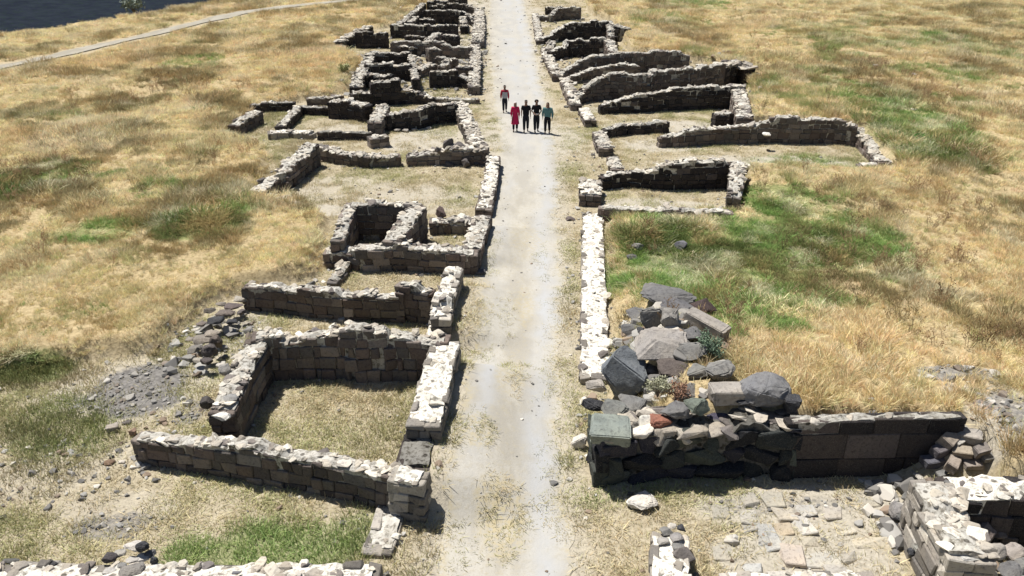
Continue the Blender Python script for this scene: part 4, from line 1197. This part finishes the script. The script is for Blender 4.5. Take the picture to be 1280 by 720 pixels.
    if hair == 'curly': hh = [([v(0, .03, 1.60), v(0, .03, 1.70), v(0, .01, 1.78)], [(.12 * k, .09 * k), (.135 * k, .105 * k), (.09 * k, .09 * k)], None)]
    if hair in ('scarf', 'hood'): hh = [([v(0, .03, 1.47), v(0, .035, 1.58), v(0, .025, 1.69), v(0, .0, 1.765)], [(.12 * k, .08 * k), (.10 * k, .085 * k), (.10 * k, .095 * k), (.06 * k, .07 * k)], None)]
    nm = {'short': 'hair', 'curly': 'hair', 'scarf': 'head_scarf', 'hood': 'head_scarf'}[hair]
    link_mesh(nm, skin_mesh(hh), {'short': M_HAIR, 'curly': M_HAIR, 'scarf': M_WHITE, 'hood': M_HAIR}[hair], root)
    return root


person(631, 140.5, 'person in a red and dark jacket over a grey shirt, walking alone behind the others', 1.62, M_RED, M_NAVY, 'short', .1, .15, front=M_GREY, bulk=1.1)
person(644, 164.5, 'person in a long crimson coat at the left end of the row of four', 1.66, M_PINK, M_BLACK, 'scarf', 0, .08, coat=True)
person(657.3, 165, 'person in black short sleeves and dark trousers, second from left in the row of four', 1.76, M_BLACK, M_NAVY, 'short', 0, .17, bulk=1.12)
person(670.3, 165.3, 'person with big curly dark hair and hands at a pale waist band', 1.80, M_BLACK, M_NAVY, 'curly', .15, .13, arm=(.2, .2), waist=M_WHITE, bent=True)
person(684, 167, 'person in a loose teal top and dark leggings, right end of the four', 1.72, M_TEAL, M_BLACK, 'hood', -.2, .14, bulk=1.26, arm=(.14, .16))

# ================================================================== VEGETATION AND GRAVEL
SRC = bpy.data.collections.new('scatter_sources')        # never linked to the scene: only read by the scatter nodes
KINDS_ = []


def blades(seed, n_, h, spread, lean, width, tips=(1.15, .8), droop=.4):
    rr = np.random.default_rng(seed); V = []; F = []; C = []
    for i in range(n_):
        a = rr.uniform(0, 6.283); r0 = spread * math.sqrt(rr.random()); x, y = r0 * math.cos(a), r0 * math.sin(a)
        hh = rr.uniform(*h); la = a + rr.normal(0, .8); ln = abs(rr.normal(0, lean)) + lean * .3
        w = width * rr.uniform(.7, 1.3); wa = rr.uniform(0, 6.283); wx, wy = w * math.cos(wa) / 2, w * math.sin(wa) / 2
        o_ = len(V); f = rr.uniform(.62, 1.25); hue = rr.uniform(.88, 1.1)
        for t in (0, .45, .8):
            q = ln * t + droop * ln * t * t; cx = x + math.cos(la) * q * hh; cy = y + math.sin(la) * q * hh; cz = hh * t * (1 - .12 * ln * t) - .02
            k_ = 1 - .5 * t
            V += [(cx - wx * k_, cy - wy * k_, cz), (cx + wx * k_, cy + wy * k_, cz)]
        q = ln + droop * ln; V.append((x + math.cos(la) * q * hh, y + math.sin(la) * q * hh, hh * (1 - .2 * ln) - .02))
        F += [(o_, o_ + 1, o_ + 3, o_ + 2), (o_ + 2, o_ + 3, o_ + 5, o_ + 4), (o_ + 4, o_ + 5, o_ + 6)]
        C += [(f, f * hue, f * hue, 1)] * 7
    return V, F, C


def stalks(seed, n_, h, spread):
    rr = np.random.default_rng(seed); V = []; F = []; C = []
    def quad(p, q, w, f):
        d = rr.uniform(0, 6.283); wx, wy = w * math.cos(d) / 2, w * math.sin(d) / 2; o_ = len(V)
        V.extend([(p[0] - wx, p[1] - wy, p[2]), (p[0] + wx, p[1] + wy, p[2]), (q[0] + wx * .6, q[1] + wy * .6, q[2]), (q[0] - wx * .6, q[1] - wy * .6, q[2])])
        F.append((o_, o_ + 1, o_ + 2, o_ + 3)); C.extend([(f, f, f, 1)] * 4)
    for i in range(n_):
        a = rr.uniform(0, 6.283); r0 = rr.uniform(0, spread); b = np.array([r0 * math.cos(a), r0 * math.sin(a), -.02]); hh = rr.uniform(*h)
        t = b + np.array([math.cos(a) * .25 * hh, math.sin(a) * .25 * hh, hh]); f = rr.uniform(.6, 1.2)
        quad(b, t, .016, f)
        for j in range(9):
            u = rr.uniform(.3, 1); p_ = b + (t - b) * u; a2 = rr.uniform(0, 6.283); ln = rr.uniform(.06, .16)
            q_ = p_ + np.array([math.cos(a2) * ln, math.sin(a2) * ln, ln * .8]); quad(p_, q_, .02, f)
            quad(q_, q_ + np.array([.0, .0, .04]), .035, f * 1.25)
    return V, F, C


def add_kind(name, V, F, C, material):
    m_ = bpy.data.meshes.new(name); m_.from_pydata([tuple(v_) for v_ in V], [], F)
    m_.color_attributes.new('bv', 'FLOAT_COLOR', 'POINT').data.foreach_set('color', np.array(C, float).ravel())
    m_.materials.append(material)
    o = bpy.data.objects.new('%02d_%s' % (len(KINDS_), name), m_); SRC.objects.link(o); KINDS_.append(o)
    return len(KINDS_) - 1


K_STRAW = [add_kind('straw', *blades(i, 32, (.22, .5), .13, .34, .017, droop=.25), M_GRASS) for i in range(3)]
K_SOFT = [add_kind('soft', *blades(20 + i, 58, (.22, .58), .34, .42, .02, droop=.3), M_GRASS) for i in range(3)]
K_TURF = [add_kind('turf', *blades(40 + i, 26, (.04, .12), .17, .7, .014), M_GRASS) for i in range(3)]
K_WEED = [add_kind('weed', *stalks(60 + i, 6, (.45, .8), .22), M_GRASS) for i in range(3)]
K_LEAF = [add_kind('leafy', *blades(80 + i, 34, (.16, .36), .2, .9, .032), M_GRASS) for i in range(2)]


def pebble_material():
    m, t, n, l, b = mat('pebble_stone')
    at = N(n, 'ShaderNodeAttribute', attribute_name='tint', attribute_type='INSTANCER')
    l.new(at.outputs['Color'], b.inputs['Base Color']); b.inputs['Roughness'].default_value = .95; b.inputs['Specular IOR Level'].default_value = .1
    return m


M_PEB = pebble_material()
K_PEB = []
for V_, F_ in ROCKS[:6]:
    K_PEB.append(add_kind('pebble', V_ * np.array([1, .85, .6]), F_, [(1, 1, 1, 1)] * len(V_), M_PEB))

gn = bpy.data.node_groups.new('scatter', 'GeometryNodeTree')
gn.interface.new_socket('Geometry', in_out='INPUT', socket_type='NodeSocketGeometry')
gn.interface.new_socket('Geometry', in_out='OUTPUT', socket_type='NodeSocketGeometry')
gi = gn.nodes.new('NodeGroupInput'); go_ = gn.nodes.new('NodeGroupOutput')
ci = gn.nodes.new('GeometryNodeCollectionInfo'); ci.inputs['Collection'].default_value = SRC
ci.inputs['Separate Children'].default_value = True; ci.inputs['Reset Children'].default_value = True
ip = gn.nodes.new('GeometryNodeInstanceOnPoints'); ip.inputs['Pick Instance'].default_value = True
def na(name, typ):
    a = gn.nodes.new('GeometryNodeInputNamedAttribute'); a.data_type = typ; a.inputs['Name'].default_value = name
    return a.outputs['Attribute']
gn.links.new(gi.outputs[0], ip.inputs['Points']); gn.links.new(ci.outputs[0], ip.inputs['Instance'])
gn.links.new(na('idx', 'INT'), ip.inputs['Instance Index'])
gn.links.new(na('scl', 'FLOAT_VECTOR'), ip.inputs['Scale'])
gn.links.new(na('rot', 'FLOAT_VECTOR'), ip.inputs['Rotation'])
gn.links.new(ip.outputs[0], go_.inputs[0])


def scatter(name, pos, idx, scl, tint, rot=None):
    n_ = len(pos)
    if n_ == 0: return
    m_ = bpy.data.meshes.new(name); m_.vertices.add(n_); m_.vertices.foreach_set('co', np.asarray(pos, np.float32).ravel())
    m_.attributes.new('idx', 'INT', 'POINT').data.foreach_set('value', np.asarray(idx, np.int32))
    m_.attributes.new('scl', 'FLOAT_VECTOR', 'POINT').data.foreach_set('vector', np.asarray(scl, np.float32).ravel())
    if rot is None: rot = np.column_stack([rng.normal(0, .08, n_), rng.normal(0, .08, n_), rng.uniform(0, 6.283, n_)])
    m_.attributes.new('rot', 'FLOAT_VECTOR', 'POINT').data.foreach_set('vector', np.asarray(rot, np.float32).ravel())
    t = np.ones((n_, 4), np.float32); t[:, :3] = np.clip(tint, 0, 1)
    m_.attributes.new('tint', 'FLOAT_COLOR', 'POINT').data.foreach_set('color', t.ravel())
    o = link_mesh(name, m_, None)
    md = o.modifiers.new('scatter', 'NODES'); md.node_group = gn
    return tag(o, kind='stuff')


def candidates(bands):
    out = []
    for y0, y1, dens in bands:
        half = .72 * y1 + 6
        n_ = int((y1 - y0) * 2 * half * dens)
        X = rng.uniform(-half, half, n_); Y = rng.uniform(y0, y1, n_)
        k = np.abs(X) < .69 * Y + 5
        out.append(np.column_stack([X[k], Y[k]]))
    return np.concatenate(out)


def wall_clear(X, Y, margin=.0):
    m_ = np.ones(X.shape, bool)
    for path, t in WALLS:
        xs_ = [p[0] for p in path]; ys_ = [p[1] for p in path]
        b = (X > min(xs_) - 1) & (X < max(xs_) + 1) & (Y > min(ys_) - 1) & (Y < max(ys_) + 1)
        if b.any():
            d = seg_dist(X[b], Y[b], path); m_[b] &= d > t / 2 + margin
    for x, y, r_ in WALLROCK:
        b = (np.abs(X - x) < r_) & (np.abs(Y - y) < r_)
        if b.any(): m_[b] &= np.hypot(X[b] - x, Y[b] - y) > r_ * .8 + margin
    return m_


def dith(m, w=.2):
    """tuft by tuft choice instead of an even blend"""
    return smooth(.36, .64, m + rng.normal(0, w, np.shape(m)))


def lerp(a, b, t): return a + (b - a) * t[:, None]
A3 = lambda *c: np.array(c)[None, :]

c = candidates([(9, 30, 72), (30, 50, 46), (50, 80, 22), (80, 145, 10)])
X, Y = c[:, 0], c[:, 1]
fld, dust, green, grav, gorge, g, dr = masks(X, Y)
darkw = patch(X, Y, DARKW); orange = patch(X, Y, ORANGE)
ok = (g < -.1) & wall_clear(X, Y, .03)
n1 = vnoise(X, Y, 5, 61); n2 = vnoise(X, Y, 1.7, 62); n3 = vnoise(X, Y, .7, 63); n4 = vnoise(X, Y, 14, 64)
trk = seg_dist(X, Y, TRACK)
rnd = rng.random(len(X))
Z = terrain(X, Y)
farf = smooth(40, 110, Y)
# tint of everything that grows
tint = np.repeat(A3(.90, .79, .50), len(X), 0)
tint = lerp(tint, A3(.88, .78, .55), smooth(.0, .7, n2 + .4 * n3))
tint = lerp(tint, A3(.70, .54, .30), smooth(.0, .9, n1 + .5 * n3 - .05) * .5)
tint = lerp(tint, A3(.90, .71, .41), orange * smooth(-.8, .6, n2))
tint = lerp(tint, A3(.62, .57, .32), smooth(.15, .7, -n1 + .4 * n2) * .5)
olive_r = smooth(0, 60, X) * smooth(60, 30, np.abs(Y - 80)) * .35
tint = lerp(tint, A3(.50, .52, .28), np.clip(olive_r * (.6 + .6 * n2), 0, .7))
tint = lerp(tint, A3(.21, .36, .095), dith(green * 1.5 * (.8 + .45 * n3) * smooth(-.9, -.1, n3 + n2 + .4)) * .92)
tint = lerp(tint, A3(.24, .20, .10), dith(darkw * (.75 + .6 * n3)) * .9)
tint = tint * (1 + rng.normal(0, .13, len(X)))[:, None] * (1 + rng.normal(0, .04, (len(X), 3)))
# scattered darker clumps of coarse scrub and fresher growth
n5 = vnoise(X * .75, Y * .5, 1.9, 65); n6 = vnoise(X * .8, Y * .5, 3.6, 66)
scrub = smooth(.08, .45, n5 * .7 + n6 * .55) * (.85 - .35 * smooth(0, 1, orange * 1.3))
tint = lerp(tint, A3(.29, .245, .12), dith(scrub * (.75 + .7 * n3)) * .8)
fresh = smooth(.1, .5, vnoise(X, Y * .6, 3.1, 67) * .7 + vnoise(X, Y, 1.1, 68) * .4) * (.25 + .5 * smooth(6, 22, X) * smooth(30, 45, Y) * smooth(100, 70, Y))
tint = lerp(tint, A3(.32, .40, .15), dith(fresh * (.85 + .6 * n3)) * .8)
darkw = np.maximum(darkw, scrub * .45)
tint = lerp(tint, A3(.13, .19, .06), dith(green * smooth(.0, .6, n5 + n3 * .6) * .9) * .8)
n7 = vnoise(X, Y * .7, .9, 69)
tint = lerp(tint, A3(.52, .38, .19), dith(smooth(.1, .7, n7 + .3 * n5) * .6) * .7)
tint = lerp(tint, A3(.95, .88, .66), dith(smooth(.1, .7, -n7 + .3 * n2) * .6) * .6)
# tall grass of the fields
dens = fld * (1 - .85 * grav) * smooth(1.0, 2.2, trk)
dens = dens * (.22 + .78 * smooth(-.75, -.05, n3 + n2 * .7 + .25 * darkw))
nearedge = dust * .6; hvar = rng.uniform(.6, 1.4, len(X)) * (1 + .25 * n7)
heap = blob(X, Y, 835, 432, 78, 92, 1.0)
sel = ok & (rnd < dens * (1 - nearedge)) & (dr > .15) & (rng.random(len(X)) > heap * .93)
hs = .56 * hvar * (1 - .22 * smooth(36, 26, Y)) * (.62 + .42 * smooth(-.6, .8, n2) + .3 * smooth(-.2, .9, n1)) * (1 + .35 * farf) * (1 + .6 * darkw) * (1 + .45 * green * smooth(-.2, .6, n5)) * (.72 + .28 * smooth(.2, 1.2, np.abs(n4) + .5))
isgreen = green > .45
soft = rng.random(len(X)) < (.35 + .4 * farf)
idx = np.where(soft, rng.choice(K_SOFT, len(X)), rng.choice(K_STRAW, len(X)))
idx = np.where(isgreen & (rng.random(len(X)) < .4), rng.choice(K_LEAF, len(X)), idx)


def emit(name, s, idx, h, w=None, tt=None):
    hh = h[s]; ww = hh if w is None else w[s]
    scatter(name, np.column_stack([X[s], Y[s], Z[s]]), idx[s], np.column_stack([ww, ww, hh]), (tint if tt is None else tt)[s])


wd = hs * 1.25
emit('dry_grass', sel & ~isgreen, idx, hs, wd)
emit('green_grass', sel & isgreen, idx, hs * .85, wd)
# short turf of the rooms and verges
bare = np.maximum(dust * .85, grav)
sel = ok & ((fld < .6) | (heap > .3)) & (rng.random(len(X)) < (1.05 - fld * (1 - heap)) * (1 - bare) ** 1.3 * (.35 + .65 * smooth(-.5, .4, n3 + n2)) * (1 + green)) & (dr > .05)
tt = lerp(np.repeat(A3(.56, .50, .32), len(X), 0), A3(.44, .44, .23), smooth(-.3, .6, n2)); tt = lerp(tt, A3(.22, .38, .10), np.clip(green * 1.2, 0, 1)); tt = lerp(tt, A3(.2, .17, .09), darkw * .7)
tt = tt * (1 + rng.normal(0, .15, len(X)))[:, None]
emit('short_grass', sel, rng.choice(K_TURF, len(X)), (.9 + .5 * smooth(-.2, .8, n3) + 1.1 * green + 1.2 * darkw) * (1 + .2 * farf), 1.1 + 0 * X, tt)
# sparse blades on the road
gmid = np.maximum.reduce([blob(X, Y, 628, 650, 36, 44, 0), .7 * blob(X, Y, 600, 560, 18, 22, 0), .6 * blob(X, Y, 640, 480, 18, 30, 0), .5 * blob(X, Y, 630, 400, 12, 26, 0), .4 * blob(X, Y, 680, 330, 14, 26, 0)])
sel = ok & (dr <= .1) & (rng.random(len(X)) < np.maximum(gmid * .5, smooth(-.9, .1, dr) * .6 * smooth(-.3, .5, n3)))
emit('road_grass', sel, rng.choice(K_TURF, len(X)), .55 + 0 * X, .9 + 0 * X, tt * .9)
# dead stalky weeds
c = candidates([(9, 60, 5), (60, 140, 2.2)])
X, Y = c[:, 0], c[:, 1]
fld, dust, green, grav, gorge, g, dr = masks(X, Y)
ok = (g < -.3) & wall_clear(X, Y, .05); Z = terrain(X, Y)
darkw = patch(X, Y, DARKW)
n1 = vnoise(X, Y, 4, 71); n2 = vnoise(X, Y, 1.2, 72)
wp = patch(X, Y, [(930, 410, 130, 50, .9), (1100, 360, 120, 60, .7), (1180, 270, 60, 30, .6), (1150, 440, 120, 50, .4), (80, 330, 70, 25, .5), (280, 180, 60, 30, .5), (240, 120, 60, 24, .6), (150, 140, 70, 20, .5), (60, 240, 60, 30, .5), (820, 310, 40, 20, .35), (1120, 120, 60, 50, .4), (740, 560, 20, 20, .4), (40, 600, 40, 40, .4)])
sel = ok & (fld > .4) & (rng.random(len(X)) < np.maximum(wp * .8, darkw * .5) * np.where(X < 0, .45, 1) * smooth(-.6, .4, n2) + .07 * smooth(.2, .8, n1)) & (seg_dist(X, Y, TRACK) > 2)
tint = np.repeat(A3(.36, .25, .15), len(X), 0) * (1 + rng.normal(0, .25, len(X)))[:, None]
tint = lerp(tint, A3(.2, .2, .09), smooth(.0, .9, n1) * .7)
h_ = .45 + .5 * rng.random(len(X)); emit('dead_weeds', sel, rng.choice(K_WEED, len(X)), h_, h_, tint)

# gravel and rubble chips
c = candidates([(9, 40, 55), (40, 75, 14), (75, 125, 8)])
X, Y = c[:, 0], c[:, 1]
fld, dust, green, grav, gorge, g, dr = masks(X, Y)
Z = terrain(X, Y); clr = wall_clear(X, Y, .0); near = ~wall_clear(X, Y, .35)
rub = patch(X, Y, [(255, 415, 50, 40, .8), (170, 560, 50, 30, .5), (50, 560, 70, 40, .45), (100, 590, 40, 20, .4), (1140, 630, 46, 80, 1.0), (1240, 690, 50, 40, .8), (1240, 560, 40, 40, .7), (1000, 650, 120, 50, .2), (740, 500, 16, 30, .7), (825, 450, 60, 70, .75), (420, 300, 14, 40, .6), (240, 500, 40, 30, .4), (1195, 505, 50, 10, .9), (520, 105, 80, 14, .5), (520, 70, 80, 16, .5), (560, 40, 50, 14, .5), (560, 10, 50, 10, .5), (600, 60, 10, 50, .6), (720, 60, 50, 40, .3), (780, 90, 90, 20, .25), (925, 100, 20, 30, .6), (530, 180, 60, 10, .3)])
r_ = rng.random(len(X))
sel = clr & ((r_ < grav * .85) | (r_ < rub * .6) | (near & (r_ < .16)) | ((fld < .5) & (r_ < .022)) | ((dr < .1) & (r_ < .03)))
sz = rng.gamma(2.2, .014, len(X)) + .012; hp = blob(X, Y, 825, 450, 62, 72, 1.0); sz = np.minimum(sz * (1 + .8 * rub + 2.6 * hp + 1.4 * smooth(45, 60, Y) + 1.6 * patch(X, Y, [(1140, 640, 44, 80, 1), (1240, 690, 50, 40, 1), (258, 415, 44, 38, .7)])), .26)
sz = np.where(dr < .2, sz * .6, sz)
k_ = rng.random(len(X))[:, None]
tint = np.where(k_ < .35, A3(.165, .158, .15), np.where(k_ < .7, A3(.33, .32, .30), np.where(k_ < .85, A3(.5, .47, .42), A3(.22, .17, .13)))) * (1 + rng.normal(0, .15, len(X)))[:, None]
tint = lerp(tint, A3(.18, .175, .168), grav * .6)
scatter('gravel', np.column_stack([X[sel], Y[sel], Z[sel] + sz[sel] * .2]), rng.choice(K_PEB, len(X))[sel], np.repeat(sz[sel][:, None], 3, 1), tint[sel],
        np.column_stack([rng.normal(0, .3, sel.sum()), rng.normal(0, .3, sel.sum()), rng.uniform(0, 6.28, sel.sum())]))


# ------------------------------------------------------------------ shrubs and the small tree on the rim
def leaf_material(name, col):
    m, t, n, l, b = mat(name)
    co = n.new('ShaderNodeTexCoord').outputs['Object']
    f = nz(n, l, co, 3.5, 3); f2 = nz(n, l, co, 25, 2)
    c_ = mixc(n, l, ramp(n, l, f, .35, .65), tuple(x * .6 for x in col), tuple(x * 1.3 for x in col))
    c_ = mixc(n, l, ramp(n, l, f2, .45, .6), c_, tuple(min(1, x * 1.15 + .02) for x in col))
    l.new(c_, b.inputs['Base Color']); b.inputs['Roughness'].default_value = .75
    return m


def shrub(px, py, w, h, label, col, name='shrub', cat='shrub', z=None, trunk=.25, leaf=.035, n_=900, tree=False):
    p = PT(px, py) if z is None else P(px, py, z)
    m_ = mpp(px, py, p[2]); rw = w * m_ / 2; rh = h * m_
    root = tag(empty(name, tuple(p), label, cat), kind='thing')
    rr = np.random.default_rng(int(px * 3 + py)); V = []; F = []
    bm = bmesh.new(); nb = 7
    tips = []
    for i in range(nb):
        a = i / nb * 6.283 + rr.uniform(-.3, .3); e = Vector((math.cos(a) * rw * rr.uniform(.3, .75), math.sin(a) * rw * rr.uniform(.3, .75), rh * rr.uniform(.45, .9))); tips.append(e)
        b0 = Vector((0, 0, -.05)); mid = Vector((e.x * .3, e.y * .3, e.z * .5)); prev = None
        r0 = max(.008, rw * .05)
        for q, r1 in ((b0, r0), (mid, r0 * .7), (e, r0 * .25)):
            ring = [bm.verts.new(q + Vector((math.cos(t) * r1, math.sin(t) * r1, 0))) for t in (0, 1.57, 3.14, 4.71)]
            if prev:
                for j in range(4): bm.faces.new((prev[j], prev[(j + 1) % 4], ring[(j + 1) % 4], ring[j]))
            prev = ring
    m1 = bpy.data.meshes.new('stem'); bm.to_mesh(m1); bm.free()
    link_mesh('trunk' if tree else 'stem', m1, M_BARK, root)
    for i in range(n_):
        e = tips[rr.integers(nb)]; q = np.array(e) * rr.uniform(.75, 1.1) + rr.normal(0, rw * .2, 3)
        q[2] = max(.01, q[2]); s_ = leaf * rr.uniform(.6, 1.4); d1 = rr.normal(0, 1, 3); d1 /= np.linalg.norm(d1); d2 = np.cross(d1, rr.normal(0, 1, 3)); d2 /= np.linalg.norm(d2)
        o_ = len(V); V += [tuple(q - d1 * s_), tuple(q + d2 * s_ * .5), tuple(q + d1 * s_), tuple(q - d2 * s_ * .5)]; F.append((o_, o_ + 1, o_ + 2, o_ + 3))
    m2_ = bpy.data.meshes.new('foliage'); m2_.from_pydata(V, [], F)
    link_mesh('crown' if tree else 'foliage', m2_, leaf_material(name + '_leaves', col), root)
    return root


M_BARK = plain('bark', (.14, .11, .08), .9, .3)
shrub(822, 494, 36, 26, 'whitish green shrub growing between the stones of the boulder heap', (.33, .33, .22), z=1.5, leaf=.03)
shrub(845, 494, 40, 14, 'low rusty brown plant on top of the basalt wall', (.24, .13, .08), z=1.5, leaf=.025)
shrub(888, 446, 40, 30, 'grey green leafy shrub at the right side of the boulder heap', (.13, .19, .12), leaf=.03, n_=1400)
shrub(430, 92, 18, 12, 'pale yellowish bush at the left edge of the stacked partitions', (.35, .36, .16), leaf=.06, n_=600)
shrub(1146, 176, 16, 10, 'small bright green bush in the weeds right of the pale low wall', (.12, .26, .05), leaf=.05, n_=500)
shrub(168, 17, 30, 26, 'pale grey green small tree standing on the dark rim of the gorge', (.20, .24, .19), name='rim_tree', cat='tree', leaf=.16, n_=900, tree=True, z=.3)


# ------------------------------------------------------------------ each stone of a heap gets its own words
def colour_word(c):
    l_ = sum(c) / 3
    base = 'black' if l_ < .075 else 'dark' if l_ < .16 else 'grey' if l_ < .30 else 'pale'
    if c[0] > c[2] * 1.2 and l_ < .3: base += ' brown'
    return base


ORD = ['leftmost', 'second from left', 'third from left', 'fourth from left', 'fifth from left', 'sixth from left', 'seventh from left', 'eighth from left', 'ninth from left', 'tenth from left', 'eleventh from left', 'twelfth from left', 'thirteenth from left', 'fourteenth from left', 'fifteenth from left', 'sixteenth from left', 'seventeenth from left']
byg = {}
for o in list(COL.objects):
    if o.parent is None and o.type == 'MESH' and o.get('group') and o.get('label'): byg.setdefault((o['group'], o['label']), []).append(o)
WHERE = {'fallen squared blocks': 'in the pile at the smooth shaded wall', 'splintered stones': 'on the flank of the slanting ashlar wall', 'rubble stones lying': 'inside the bottom right room', 'grey stones crowning': 'crowning the short stub wall',
         'stones heaped on': 'in the bottom left heap', 'dark rocks on': 'on the dug bank', 'dark tumbled': 'right of the gap behind the large room', 'loose stones in': 'at the foot of the stepped wall', 'pale stones scattered': 'in the weeds of the right field'}
for (g_n, lab), os_ in byg.items():
    if len(os_) < 2 or g_n == GV: continue
    os_.sort(key=lambda o: o.location.x / o.location.y)
    big = max(os_, key=lambda o: o.dimensions.x * o.dimensions.z)
    wh = [w for k_, w in WHERE.items() if g_n.startswith(k_)][0]
    for i, o in enumerate(os_):
        a = np.zeros(len(o.data.vertices) * 4); o.data.color_attributes['col'].data.foreach_get('color', a)
        cw_ = colour_word(a.reshape(-1, 4)[:, :3].mean(0))
        ow = ORD[i] if i < len(os_) - 1 else 'rightmost'
        o['label'] = '%s%s %s, %s %s' % ('largest ' if o is big else '', cw_, 'block' if 'block' in lab else 'stone', ow, wh)
